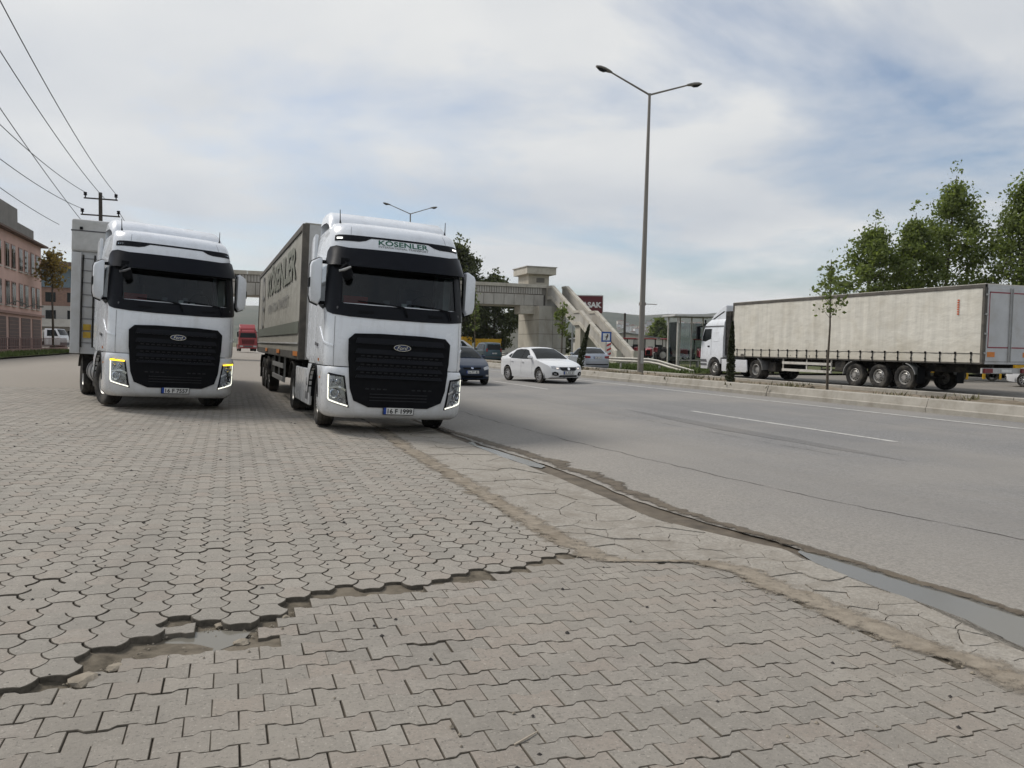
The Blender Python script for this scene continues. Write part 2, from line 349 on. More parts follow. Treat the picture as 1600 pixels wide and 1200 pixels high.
ribbon('mud_strip', cov_wrap(MUD, 'mud_smear'), [1.6+.08*i for i in range(170)], lambda v: edge_u(v)-.06-.04*mnoise.noise((v*3, 8, 0))-.03*mnoise.noise((v*13, 8, 0)), lambda v: edge_u(v)+.04+interp(v, [4.0, 5.4, 6, 8, 11, 13, 15], [.05, .10, .16, .34, .38, .26, .12])*(1+.6*mnoise.noise((v*1.9, 5, 0))+.3*mnoise.noise((v*9, 5, 0))),
       lambda a, b: interp(a-edge_u(b), [-.04, .0, .03, .4], [-.122, -.113, -.106, gz(a)+.012])+.002, 11, .004)
for nm, poly in (('puddle', [(3.86, 12.3), (3.76, 11.75), (3.88, 11.2), (3.93, 10.6), (4.0, 10.0), (4.02, 9.5), (3.90, 9.35), (3.80, 9.6), (3.76, 10.2), (3.66, 10.9), (3.62, 11.5), (3.70, 12.1)]),
                 ('puddle', [(4.44, 5.0), (4.50, 4.5), (4.58, 3.9), (4.66, 3.4), (4.74, 2.7), (4.7, 1.6), (4.2, 1.5), (4.08, 2.4), (4.06, 2.9), (4.16, 3.05), (4.20, 3.3), (4.18, 3.7), (4.15, 4.1), (4.19, 4.55), (4.30, 4.9)])):
    m = MB(); m.add([(a, b, -.1205) for a, b in poly], [tuple(range(len(poly)))]); struct(m.build(nm, WATER))
# painted lines
def strip(name, u0, u1, v0, v1, rough=.02):
    m = MB(); rows = []
    v = v0
    while v <= v1+1e-6:
        rows.append([(u0+rough*mnoise.noise((v*2, u0, 1)), v, gz(u0)+.0165), (u1+rough*mnoise.noise((v*2, u1, 7)), v, gz(u1)+.0165)]); v += .25 if v < 60 else 4
    m.loft(rows, closed=False, caps=False); return struct(m.build(name, PAINT))
strip('edge_line', 15.02, 15.17, 2.0, 140)
for k in range(7): strip('lane_dash', 10.74, 10.87, 10.0+k*15.4-15.4, 16.4+k*15.4-15.4)
# fine cracks sealed into the asphalt
m = MB()
def crack(pts, w0, wob=.05):
    rows = []
    for i in range(len(pts)-1):
        (a, b), (c, d) = pts[i], pts[i+1]; n = max(2, int(math.hypot(c-a, d-b)/.12))
        for j in range(n):
            t = j/n; u, v = a+(c-a)*t, b+(d-b)*t; u += wob*(mnoise.noise((v*1.7, u, 3))+.6*mnoise.noise((v*6, u, 9)))
            ww = w0*max(.12, .5+.9*mnoise.noise((v*3, 5, u))); rows.append([(u-ww, v, gz(u)+.0145), (u+ww, v, gz(u)+.0145)])
    m.loft(rows, closed=False, caps=False)
crack([(6.9, 2.4), (6.4, 4.5), (6.0, 6.3), (5.72, 8.6), (5.4, 12), (5.25, 15.8), (5.2, 30)], .011)
crack([(8.6, 9.0), (8.5, 14), (8.55, 30)], .006, .03)
crack([(13.2, 10), (13.1, 30), (13.15, 55)], .006, .03)
CRK = pmat('crack_dirt', (.06, .055, .05), .95, var=.2, spec=.1)
struct(m.build('asphalt_crack', CRK))
# dark rubber smear on the middle lane
m = MB(); rows = []
for i in range(60):
    t = i/59; v = 8.2+t*9; u = 9.15+.25*t; ww = .28*math.sin(math.pi*t)*(1+.4*mnoise.noise((v, 2, 2))); rows.append([(u-ww, v, gz(u)+.0140), (u+ww, v, gz(u)+.0140)])
m.loft(rows, closed=False, caps=False)
SMEAR = asphalt_mat('tar_patch_asphalt', (.190, .187, .182), (.26, .235, .205)); struct(m.build('tar_patch', SMEAR))

# ---------------- pavers
BB = [(-6, 2.05), (-3, 2.6), (-.86, 3.46), (-.71, 3.66), (-.55, 3.82), (-.43, 3.95), (-.34, 4.20), (-.16, 4.30), (.1, 4.13), (.26, 4.30), (.32, 4.43), (.57, 4.55), (.96, 4.60), (1.32, 4.69), (1.7, 4.79), (2.16, 4.97), (2.6, 5.12), (3.2, 5.25)]
def bound_v(u): return interp(u, [p[0] for p in BB], [p[1] for p in BB])
AL = [(0, 3.98), (1.5, 3.82), (2.6, 3.70), (2.9, 3.62), (3.3, 3.55), (4.0, 3.52), (4.6, 3.50), (4.82, 3.36), (4.95, 2.74), (5.1, 2.62), (6, 2.58), (8, 2.58), (11, 2.56), (14, 2.66), (30, 2.70)]
def apron_u(v): return interp(v, [p[0] for p in AL], [p[1] for p in AL])+.03*mnoise.noise((v*2.3, 1, 1))
def lift(u, v):
    d = v-bound_v(u); return interp(u, [-1, 0, 1, 2.6], [.020, .017, .009, .004])*math.exp(-max(0, d)/3.0) if u < 2.6 else 0.0
# bed of sand under both
m = MB(); grid_mesh(m, [-16, -12]+lin(-8, 3.7, 60), lin(.2, 9, 90)+lin(9.4, 24.2, 38),
                    lambda a, b: gz(a)-.006-.010*interp(a, [-1, 3], [1, .15])-.016*math.exp(-((b-bound_v(a)+.06)/.09)**2)+.004*mnoise.noise((a*5, b*5, 1))+.95*lift(a, b)*interp(b-bound_v(a), [.10, .25], [0, 1]))
BEDO = struct(m.build('pavement', BED, smooth=60))
def scale_outline(W, Hh, seg, gap=.004):
    # hexagon with a flat top and bottom: top bulges out, upper sides bulge in, lower sides out, bottom in
    P = [(-W/2, 0), (-W/4, Hh/2), (W/4, Hh/2), (W/2, 0), (W/4, -Hh/2), (-W/4, -Hh/2)]
    bulge = [-.115, .105, -.115, .115, -.105, .115]; out = []
    for i in range(6):
        a, b = Vector(P[i]), Vector(P[(i+1) % 6]); d = b-a; nrm = Vector((-d.y, d.x)).normalized()   # outward for clockwise order
        for j in range(seg):
            t = j/seg; out.append(a+d*t+nrm*(bulge[i]*d.length*4*t*(1-t)))
    c = len(out); res = []
    for i in range(c):
        t = (out[(i+1) % c]-out[i-1]).normalized(); nrm = Vector((-t.y, t.x)); res.append(out[i]-nrm*gap)
    return res
def bone_outline(L, Wd, A, seg=1, gap=.003):
    xs = [-L/2, -.29*L, -.17*L, .17*L, .29*L, L/2]; a = [A, A, -A, -A, A, A]
    top = [(xs[i], Wd/2+a[i]) for i in range(6)]; bot = [(xs[i], -Wd/2-a[i]) for i in range(5, -1, -1)]
    o = [Vector(p) for p in top+bot]; c = len(o); res = []
    for i in range(c):
        p = o[i]; res.append(Vector((p.x-(gap if p.x > 0 else -gap)*(abs(p.x) > .4*L), p.y-gap if p.y > 0 else p.y+gap)))
    return res
GRIME = pmat('joint_grime', (.105, .093, .076), .95, var=.4, scale=20, coord='World', spec=.1)
GRIME3 = pmat('joint_sand_fill', (.145, .130, .107), .95, var=.4, scale=12, coord='World', spec=.1, dirt=(.22, .20, .17), damt=.6, dscale=.5)
GRIME2 = pmat('joint_dust', (.105, .092, .074), .95, var=.4, scale=9, coord='World', spec=.1, dirt=(.24, .215, .18), damt=.7, dscale=.8)
def paver_geo(outl, hgt=.06, ch=.0035):
    n = len(outl); ctr = Vector((0, 0)); vv = []
    top = []
    for i in range(n):
        t = (outl[(i+1) % n]-outl[i-1]).normalized(); nrm = Vector((-t.y, t.x)); top.append(outl[i]-nrm*ch)
    vv = [(p.x, p.y, 0) for p in top]+[(p.x, p.y, -ch*.9) for p in outl]+[(p.x, p.y, -hgt) for p in outl]
    ff = [tuple(range(n))[::-1]]
    for k in (0, 1): ff += [(k*n+i, k*n+(i+1) % n, (k+1)*n+(i+1) % n, (k+1)*n+i) for i in range(n)]
    return vv, ff
def side_mi(n): return [0]+[1]*(2*n)
def in_view(u, v, mu=2.0): return u > -.25*v-mu-.6 and v > .4
SW, SH = .205, .19; CP = SW*.75
PUD = [(-.36, 3.90), (-.31, 4.12), (-.22, 4.2), (-.1, 4.22), (.10, 4.13), (.05, 4.0), (-.02, 3.95), (-.11, 3.88), (-.24, 3.84)]
def near_pud(u, v, r): return ((u+.13)/(.27+r))**2+((v-4.03)/(.155+r))**2 < 1
spots = []
for i in range(-80, 30):
    u = .05+i*CP
    for j in range(0, 150):
        v = 2.0+(j+.5*(i % 2))*SH
        if v > 23.9 or not in_view(u, v): continue
        if v-.10 < bound_v(u)+.012*mnoise.noise((u*9, v*9, 0)) or u+.09 > apron_u(v)-.0: continue
        if near_pud(u, v, .035): continue
        spots.append((u, v))
def vis_size(p): return -math.hypot(p[0], p[1])
camu = math.tan(R(33.9-20.3)); 
def seen(p, m_=0.0):
    a = math.degrees(math.atan2(p[0], p[1]))-20.3; return -34.5-m_ < a < 34.5+m_
random.seed(3)
spots.sort(key=lambda p: (not seen(p), -vis_size(p)))
variants = []
for k in range(5):
    random.seed(k); vv, ff = paver_geo(scale_outline(SW, SH, 4, .0022+.0003*k)); mm = MB(); mm.add(vv, ff); mm.m = side_mi(24); me = mm.mesh('paver', [PAVE1, GRIME]); variants.append(me)
def place_paver(me, u, v, dz, rz):
    o = bpy.data.objects.new('paver', me); C.objects.link(o); o.parent = BEDO
    o.location = (u+random.uniform(-.002, .002), v+random.uniform(-.002, .002), gz(u)+.002+dz+random.uniform(-.0022, .0022)-(.006 if random.random() < .03 else 0))
    jt = 1.0+3.5*math.exp(-abs(v-bound_v(u))/.09)
    o.rotation_euler = (random.gauss(0, .007*jt), math.atan(.03)*(1 if -8 < u < 3.7 else 0)+random.gauss(0, .007*jt), rz+random.gauss(0, .006*jt)); return o
for (u, v) in spots[:300]: place_paver(variants[random.randrange(5)], u, v, lift(u, v), 0)
def stuff_pavers(name, lst, outl, mat, dzf, chunk_h=.05):
    vv, ff = paver_geo(outl, chunk_h, .0034 if mat is PAVE1 else .0028); n = len(outl); base = np.array(vv, np.float32); V = []; F = []; T = []; mb = MB(); k = len(vv)
    verts = np.zeros((len(lst)*k, 3), np.float32); faces = []
    for q, (u, v) in enumerate(lst):
        r = random.gauss(0, .006); c_, s_ = math.cos(r), math.sin(r); b = base.copy(); x = b[:, 0]*c_-b[:, 1]*s_; y = b[:, 0]*s_+b[:, 1]*c_
        tx, ty = random.gauss(0, .006)-(.03 if -8 < u < 3.7 else 0), random.gauss(0, .006)
        verts[q*k:(q+1)*k, 0] = x+u; verts[q*k:(q+1)*k, 1] = y+v; verts[q*k:(q+1)*k, 2] = b[:, 2]+x*tx+y*ty+gz(u)+.002+dzf(u, v)+random.uniform(-.002, .002)
        faces += [tuple(i+q*k for i in f) for f in ff]
    me = bpy.data.meshes.new(name); me.from_pydata(verts.tolist(), [], faces); me.materials.append(mat); me.materials.append(GRIME3 if mat is PAVE1 else GRIME2); me.polygons.foreach_set('material_index', side_mi(n)*len(lst))
    a = me.attributes.new('tint', 'FLOAT', 'FACE'); nf = len(ff); a.data.foreach_set('value', np.repeat(np.random.RandomState(5).rand(len(lst)).astype(np.float32), nf))
    o = link(name, me, BEDO); o['kind'] = 'stuff'; return o
stuff_pavers('far_pavers', spots[300:], scale_outline(SW, SH, 3, .0024), PAVE1, lift)
# bone pavers of the near field
BL, BP, BA = .203, .136, .0115
bones = []
for j in range(0, 60):
    v = .55+j*BP
    for i in range(-30, 22):
        u = (i+.5*(j % 2))*BL+.03
        if u < -2.9-.1*v or u+.09 > apron_u(v)+.02: continue
        if v > 5.3 or v > bound_v(u)-.0: continue
        if v+.09 > bound_v(u) and mnoise.noise((u*5.3, v*4.1, 5)) > interp(u, [-1, -.2, .4, 2], [.2, .25, .35, .5]): continue
        if near_pud(u, v, .05): continue
        bones.append((u, v))
bones.sort(key=lambda p: (not seen(p) or p[1] < 1.6, -vis_size(p)))
vv, ff = paver_geo(bone_outline(BL, BP, BA, gap=.0014), ch=.0028); mm = MB(); mm.add(vv, ff); mm.m = side_mi(12); bone_me = mm.mesh('paver', [PAVE2, GRIME2])
for (u, v) in bones[:300]: place_paver(bone_me, u, v, -.002, 0)
stuff_pavers('rest_pavers', bones[300:], bone_outline(BL, BP, BA, gap=.0012), PAVE2, lambda a, b: -.002)
# hole with a puddle, broken lumps and grit along the step between the two patterns
m = MB(); m.add([(a, b, gz(-.13)-.016) for a, b in PUD], [tuple(range(len(PUD)))]); struct(m.build('puddle', WATER))
ROCK = pmat('broken_concrete', (.27, .235, .185), .95, var=.3, scale=12, coord='World', bump=.004, bscale=90, spec=.15)
def rock_mesh(name, r, seed, flat=.5, mat=None):
    bm = bmesh.new(); bmesh.ops.create_icosphere(bm, subdivisions=2, radius=r)
    for v_ in bm.verts:
        n_ = 1+.38*mnoise.noise(v_.co/r*1.3+Vector((seed*3.1, seed, 0)))+.14*mnoise.noise(v_.co/r*3.5+Vector((seed, 0, 9))); v_.co *= n_; v_.co.z *= flat
    me = bpy.data.meshes.new(name); bm.to_mesh(me); bm.free(); me.materials.append(mat or ROCK); return me
random.seed(21)
lumps = [(-.60, 3.70, .062, 'dark brown lump of broken concrete in the gap left of the puddle'), (-.05, 4.27, .035, 'small broken chip at the rear edge of the paving puddle'), (.27, 4.30, .045, 'brown broken chip in the gap right of the puddle'), (-.49, 3.82, .04, 'pale flat chip in the gap beside the puddle'), (.05, 4.0, .04, 'rough mortar lump at the right tip of the puddle'), (.80, 4.57, .03, 'small chip under the raised paver edge')]
for k, (u, v, r, lab) in enumerate(lumps):
    o = link('concrete_lump', rock_mesh('concrete_lump', r, k+1, .45)); o.location = (u, v, gz(u)-.012); o.rotation_euler[2] = k*1.3
    tag(o, lab, 'rubble', 'broken lumps along the paver step')
V = []; F = []
for k in range(1500):
    if k < 620: u = random.uniform(-1.4, 2.8); v = bound_v(u)-abs(random.gauss(0, .05))-.0; base = -.014
    elif k < 1250: v = random.uniform(1.4, 7.0); u = apron_u(v)+random.gauss(-.06, .10); base = .003
    else:
        v = random.uniform(1.5, 14); u = random.uniform(-.24*v, 3.6); base = .002
    s_ = abs(random.gauss(0, .0045))+.0025; o0 = len(V); a = random.random()*6.28
    for q in range(5): V.append((u+s_*math.cos(a+q*1.26)*random.uniform(.7, 1.3), v+s_*math.sin(a+q*1.26), gz(u)+base))
    V.append((u, v, gz(u)+base+s_*random.uniform(.6, 1.1)))
    F += [(o0+q, o0+(q+1) % 5, o0+5) for q in range(5)]
me = bpy.data.meshes.new('grit'); me.from_pydata(V, [], F); me.materials.append(ROCK); o = link('grit', me); tag(o, 'loose grit and crumbs strewn along the paver edges', 'grit', kind='stuff')
V = []; F = []
PEB = pmat('dark_pebble', (.045, .04, .036), .9, var=.4, scale=30, coord='World')
for k in range(170):
    v = random.uniform(2.2, 15); u = random.uniform(-.24*v, 3.2); s_ = random.uniform(.004, .011)*(1+v/14); o0 = len(V); a = random.random()*6
    for q in range(6): V.append((u+s_*math.cos(a+q*1.05)*random.uniform(.7, 1.3), v+s_*math.sin(a+q*1.05), gz(u)+.003+lift(u, v)*(v > bound_v(u))))
    V.append((u, v, gz(u)+.003+s_*.8+lift(u, v)*(v > bound_v(u)))); F += [(o0+q, o0+(q+1) % 6, o0+6) for q in range(6)]
me = bpy.data.meshes.new('pebbles'); me.from_pydata(V, [], F); me.materials.append(PEB); tag(link('pebbles', me), 'dark little pebbles scattered over the paving', 'pebbles', kind='stuff')
m = MB(); m.tube([(1.02, 2.66, gz(1.0)+.006), (1.08, 2.69, gz(1.05)+.008), (1.15, 2.735, gz(1.1)+.006)], [.0035, .004, .002], 6)
tag(m.build('twig', pmat('dry_wood', (.42, .36, .28), .8)), 'thin pale twig lying on the near pavers', 'twig')
m = MB(); m.box(-.30, -.265, 3.865, 3.885, gz(-.28)-.014, gz(-.28)-.004); tag(m.build('paper_scrap', pmat('paper', (.75, .75, .72), .7)), 'white paper scrap at the left edge of the puddle', 'litter')

# ---------------- cracked concrete apron along the gutter: every fragment is a piece
random.seed(11)
def clip_poly(poly, p, n):
    out = []
    for i in range(len(poly)):
        a, b = poly[i], poly[(i+1) % len(poly)]; da = (a[0]-p[0])*n[0]+(a[1]-p[1])*n[1]; db = (b[0]-p[0])*n[0]+(b[1]-p[1])*n[1]
        if da <= 0: out.append(a)
        if (da < 0 < db) or (db < 0 < da):
            t = da/(da-db); out.append((a[0]+(b[0]-a[0])*t, a[1]+(b[1]-a[1])*t))
    return out
seeds = []
AR = [(0, 4.25), (2.4, 4.08), (3.0, 4.06), (3.3, 4.20), (3.7, 4.20), (4.1, 4.16), (4.6, 4.18), (5.0, 4.22), (5.5, 3.97), (6.3, 3.76), (7.8, 3.80), (9.7, 3.76), (10.9, 3.66), (12, 3.66), (14, 3.62), (24, 3.6)]
def apron_r(v): return interp(v, [p[0] for p in AR], [p[1] for p in AR])
v = 2.7
while v < 23.5:
    s_ = interp(v, [2.7, 5, 9, 24], [.19, .27, .42, .9]); l, r = apron_u(v), apron_r(v); n = max(1, int((r-l)/(s_*.9)))
    for i in range(n): seeds.append((l+(r-l)*(i+.5)/n+random.gauss(0, s_*.2), v+random.gauss(0, s_*.3)))
    v += s_*.85
BED2 = pmat('crack_sand', (.175, .145, .108), .95, var=.35, scale=14, coord='World', spec=.1, dirt=(.10, .08, .06), damt=.7, dscale=2)
APRON = struct(MB().add([(0, 0, -.2), (.01, 0, -.2), (0, .01, -.2)], [(0, 1, 2)]).build('apron', CONC))
m = MB(); rows = []
for i in range(170):
    v = 2.3+i*.13; l, r = apron_u(v)-.08, apron_r(v)+.03; rows.append([(l+(r-l)*j/6, v, gz(l+(r-l)*j/6)-.016) for j in range(7)])
m.loft(rows, closed=False, caps=False); APRON.data = m.mesh('apron', BED2, 60)
for i, p in enumerate(seeds):
    poly = [(p[0]-1.2, p[1]-1.2), (p[0]+1.2, p[1]-1.2), (p[0]+1.2, p[1]+1.2), (p[0]-1.2, p[1]+1.2)]
    for j, q in enumerate(seeds):
        if i == j or abs(q[0]-p[0])+abs(q[1]-p[1]) > 3: continue
        d = (q[0]-p[0], q[1]-p[1]); L = math.hypot(*d) or 1; gap = .0016+.0065*random.random()**3
        poly = clip_poly(poly, ((p[0]+q[0])/2-d[0]/L*gap, (p[1]+q[1])/2-d[1]/L*gap), (d[0]/L, d[1]/L))
        if len(poly) < 3: break
    if len(poly) < 3: continue
    fine = []
    for k in range(len(poly)):                     # roughen the broken edges
        a, b = poly[k], poly[(k+1) % len(poly)]; L = math.hypot(b[0]-a[0], b[1]-a[1]); n = max(1, int(L/.03))
        for t in range(n):
            x, y = a[0]+(b[0]-a[0])*t/n, a[1]+(b[1]-a[1])*t/n; x += .024*mnoise.noise((x*9, y*9, 3))+.010*mnoise.noise((x*30, y*30, 3)); y += .024*mnoise.noise((x*9, y*9, 8))+.010*mnoise.noise((x*30, y*30, 8)); fine.append((x, y))
    cl = []
    for x, y in fine:
        l, r = apron_u(y)-.04+.03*mnoise.noise((y*6, 2, 2)), apron_r(y)+.02*mnoise.noise((y*7, 1, 5))
        cl.append((min(max(x, l), r), y))
    ar = sum(cl[k-1][0]*cl[k][1]-cl[k][0]*cl[k-1][1] for k in range(len(cl)))/2
    if abs(ar) < .004: continue
    dz = random.gauss(0, .003); tx, ty = random.gauss(0, .006), random.gauss(0, .006); n = len(cl)
    z = [gz(x)+.003+dz+tx*(x-p[0])+ty*(y-p[1]) for x, y in cl]
    mm = MB(); mm.add([(x, y, z[k]) for k, (x, y) in enumerate(cl)]+[(x, y, z[k]-.04) for k, (x, y) in enumerate(cl)], [tuple(range(n))]+[(k, (k+1) % n, n+(k+1) % n, n+k) for k in range(n)])
    mm.build('concrete_fragment', CONC, APRON)
# sandy dirt spilled between the near pavers and the apron
m = MB(); rows = []
DIRT = pmat('spilled_sand', (.262, .228, .182), .97, var=.22, scale=10, coord='World', bump=.006, bscale=70, spec=.1, dirt=(.15, .12, .085), damt=.6, dscale=3)
for i in range(250):
    v = 1.6+i*.05; c_ = apron_u(v)-(.03 if v > 5.2 else 0)+.02*mnoise.noise((v*5, 0, 6)); l = c_-.30-.09*mnoise.noise((v*3.3, 4, 0))-.05*mnoise.noise((v*12, 4, 0)); r = c_+.24+.08*mnoise.noise((v*3.7, 9, 0))+.04*mnoise.noise((v*14, 7, 0))
    rows.append([(l+(r-l)*j/8, v, gz(l+(r-l)*j/8)+.0045+.006*math.sin(math.pi*j/8)*(1+.8*mnoise.noise((v*9, j, 0)))) for j in range(9)])
m.loft(rows, closed=False, caps=False); add_cov(struct(m.build('sand_strip', cov_wrap(DIRT, 'sand_smear'), smooth=70)), 9)

# ---------------- planted median with tall kerb stones, far carriageway, verge
def kerb_profile(sgn, u0): return [(u0, -.15), (u0, .13), (u0+sgn*.03, .155), (u0+sgn*.085, .345), (u0+sgn*.11, .362), (u0+sgn*.30, .365), (u0+sgn*.32, .35), (u0+sgn*.32, -.15)]
SOIL = pmat('median_soil', (.215, .178, .135), .97, var=.35, scale=4, coord='World', bump=.02, bscale=25, spec=.1, dirt=(.10, .085, .055), damt=.8, dscale=1.1)
m = MB(); grid_mesh(m, lin(16.6, 19.75, 16), [0+.35*i for i in range(260)], lambda a, b: .25+.05*mnoise.noise((a*1.3, b*.7, 0))+.045*mnoise.noise((a*4, b*3, 5))+.10*max(0, mnoise.noise((a*1.1, b*.45, 11))))
struct(m.build('median_soil', SOIL, smooth=60))
m2 = MB(); m2.box(16.5, 19.8, -8, 92, -.14, .05); med = struct(m2.build('median', KERB))
for sgn, u0 in ((1, 16.42), (-1, 19.85)):
    for k in range(30):
        v0 = 5.2-6.1+k*3.05
        mm = MB(); mm.prism(kerb_profile(sgn, u0+random.gauss(0, .006)), v0+.008, v0+3.042, 'y')
        o = mm.build('kerb_stone', KERB, med)
m = MB(); grid_mesh(m, [19.84, 22, 24.6], [-20, 0, 20, 38, 60, 90, 140, 220, 300], lambda a, b: .008); struct(m.build('road', ASPH2))
m = MB(); grid_mesh(m, [24.55, 27, 31, 36, 46], [-20, 0, 20, 38.6], lambda a, b: .004); struct(m.build('service_road', ASPH2))
m = MB(); grid_mesh(m, lin(24.5, 60, 24), lin(38.4, 90, 30), lambda a, b: .02+.10*min(1, (a-24.5)/3)+.03*mnoise.noise((a*.8, b*.8, 0))); struct(m.build('verge', GRASSC, smooth=60))
m = MB(); grid_mesh(m, lin(-16.4, -12.2, 5), lin(36, 100, 20), lambda a, b: gz(a)+.10+.05*mnoise.noise((a, b*.6, 0))); struct(m.build('verge', GRASSC, smooth=60))
# tufts of grass
def blades(name, pts, hgt, mat, label, seed=1):
    rs = np.random.RandomState(seed); n = len(pts); P_ = np.array(pts, np.float32); a = rs.rand(n)*6.283; h = hgt*(.5+rs.rand(n)); wd = .02+.03*rs.rand(n)*hgt/.2
    d = np.stack([np.cos(a), np.sin(a), np.zeros(n)], 1)*wd[:, None]; lean = np.stack([rs.randn(n)*.4, rs.randn(n)*.4, np.ones(n)], 1)*h[:, None]
    vv = np.stack([P_-d, P_+d, P_+lean], 1).reshape(-1, 3); q = np.arange(n*3).reshape(-1, 3); me = np_mesh(name, vv, q, mat); o = link(name, me); tag(o, label, 'grass', kind='stuff'); return o
GRASS = pmat('grass_blades', (.10, .135, .04), .8, var=.4, scale=1.5, coord='World', spec=.2)
DRY = pmat('dry_weeds', (.14, .13, .07), .85, var=.4, scale=1.5, coord='World', spec=.2)
random.seed(5)
blades('grass', [(random.uniform(24.8, 31), random.uniform(38.6, 60), .08) for _ in range(9000)]+[(random.uniform(24.8, 27), random.uniform(60, 85), .1) for _ in range(3000)], .22, GRASS, 'rough green grass on the verge behind the far guard rail')
blades('grass', [(random.uniform(-16.2, -12.3), random.uniform(38, 80), .36) for _ in range(6000)], .2, GRASS, 'strip of green grass along the pink building yard', 2)
blades('weeds', [(17.2+1.2*random.random()+.9*math.sin(b*3), b, .27) for b in [random.uniform(8, 60) for _ in range(2600)] if mnoise.noise((b*.35, 3, 3)) > .05], .13, DRY, 'dry weeds growing in the median soil', 3)
for k, (u, v, r, lab) in enumerate([(17.6, 31.0, .3, 'clump of dug soil left of the near lamp post'), (17.7, 29.2, .24, 'low heap of earth beside the near lamp post'), (18.1, 14.9, .25, 'dark earth heap in front of the trailer wheels'), (17.8, 33.8, .34, 'weedy soil heap beyond the near lamp post'), (18.3, 20.6, .18, 'small earth clod near the young cypress')]):
    o = link('earth_heap', rock_mesh('earth_heap', r, k+30, .5, SOIL)); o.location = (u, v, .27); tag(o, lab, 'earth heap', 'earth heaps on the median')
# ================================================================ lorries
def tyre_mesh(Rr, W_, rin, n=36, mat=None):
    m = MB(); h = W_/2; c_ = .045*Rr/.5
    m.lathe([(rin, -h*.72), (rin+.03, -h*.9), (Rr-.12*Rr, -h), (Rr-c_*.6, -h*.93), (Rr-.008, -h*.78), (Rr, -h*.5), (Rr, -h*.46), (Rr-.014, -h*.44), (Rr-.014, -h*.38), (Rr, -h*.36), (Rr, -h*.06), (Rr-.014, -h*.04), (Rr-.014, h*.04), (Rr, h*.06), (Rr, h*.36), (Rr-.014, h*.38), (Rr-.014, h*.44), (Rr, h*.46), (Rr, h*.5), (Rr-.008, h*.78), (Rr-c_*.6, h*.93), (Rr-.12*Rr, h), (rin+.03, h*.9), (rin, h*.72)], n, closed=True)
    return m.mesh('wheel', mat or RUBBER, 40)
def rim_mesh(rin, W_, deep=.0, front=True, n=32, studs=10):
    m = MB(); h = W_/2
    if front: prof = [(rin, -h*.7), (rin, h*.72), (rin-.018, h*.78), (rin-.035, h*.66), (rin-.05, h*.35), (.175, h*.55), (.165, h*.62), (.10, h*.62), (.095, h*.95), (.0, h*.97)]
    else: prof = [(rin, -h*.7), (rin, h*.72), (rin-.018, h*.78), (rin-.035, h*.6), (rin-.05, -h*.25), (.19, -h*.45), (.16, -h*.45), (.15, h*.1), (.07, h*.2), (.0, h*.22)]
    m.lathe(prof, n)
    zz = h*.62 if front else -h*.42
    for k in range(studs):
        a = 2*math.pi*k/studs; m.lathe([(.0, .05), (.017, .05), (.019, .0)], 6, Matrix.Translation((zz, .135*math.cos(a), .135*math.sin(a))))
    for k in range(studs):
        a = 2*math.pi*(k+.5)/studs; hz = h*.44 if front else -h*.36
        m.lathe([(.0, .012), (.024, .012), (.024, .0)], 8, Matrix.Translation((hz, .2*math.cos(a), .2*math.sin(a))), mi=1)
    return m.mesh('rim', [RIM, BLACK], 40)
T_TYRE = tyre_mesh(.505, .30, .285); T_RIMF = rim_mesh(.285, .30); T_RIMR = rim_mesh(.285, .30, front=False)
T_TYRE2 = tyre_mesh(.505, .58, .285)
def truck_wheel(parent, x, y, side, dual=False, rimme=None, steer=0.0, rr=.505):
    w_ = link('wheel', T_TYRE2 if dual else T_TYRE, parent); w_.location = (x, y, rr); w_.rotation_euler = (random.random()*6, 0, steer+(math.pi if side < 0 else 0))
    r = link('rim', rimme or (T_RIMR if dual else T_RIMF), w_)
    if dual: r.location = (.14, 0, 0)
    return w_
# plan curve of the cab: arc length -> (x, y back from the front), outward normal
_pl = [(x, .085*(x/.93)**2.3) for x in lin(0, .93, 13)]+[(.93+.32*math.sin(a), .085+.055*math.sin(a)+.36*(1-math.cos(a))) for a in lin(R(9), R(90), 10)]+[(1.25, y) for y in lin(.62, 2.34, 14)]
_ps = [0.0]
for i in range(1, len(_pl)): _ps.append(_ps[-1]+math.hypot(_pl[i][0]-_pl[i-1][0], _pl[i][1]-_pl[i-1][1]))
_px = [p[0] for p in _pl]; _py = [p[1] for p in _pl]
_pn = []
for i in range(len(_pl)):
    a, b = _pl[max(i-1, 0)], _pl[min(i+1, len(_pl)-1)]; d = math.hypot(b[0]-a[0], b[1]-a[1]); _pn.append(((b[1]-a[1])/d, -(b[0]-a[0])/d))
_pn[0] = (0, -1); _nx = [p[0] for p in _pn]; _ny = [p[1] for p in _pn]
ZS = [.27, .32, .38, .55, 1.06, 1.13, 1.17, 1.24, 1.6, 2.05, 2.28, 2.94, 3.25, 3.45, 3.60, 3.70, 3.77, 3.81, 3.825]
ZW = [1.17, 1.225, 1.25, 1.262, 1.262, 1.25, 1.235, 1.245, 1.245, 1.243, 1.24, 1.215, 1.195, 1.175, 1.15, 1.12, 1.07, .98, .7]
ZF = [.12, .05, .015, .0, .0, .025, .06, .055, .05, .08, .13, .30, .37, .44, .53, .63, .78, 1.0, 1.5]
Y0 = -1.42
def cabP(s, z, off=0.0):
    sg = 1 if s >= 0 else -1; a = abs(s); x = interp(a, _ps, _px); y = interp(a, _ps, _py); nx = interp(a, _ps, _nx); ny = interp(a, _ps, _ny)
    g = interp(y, [0, .3, 2.2], [1, .92, 0]); x *= interp(z, ZS, ZW)/1.25; y += interp(z, ZS, ZF)*g
    return (sg*(x+nx*off), Y0+y+ny*off, z)
SMAX = _ps[-1]
def mirror_pts(o): return [(-a, b) for a, b in o][::-1]
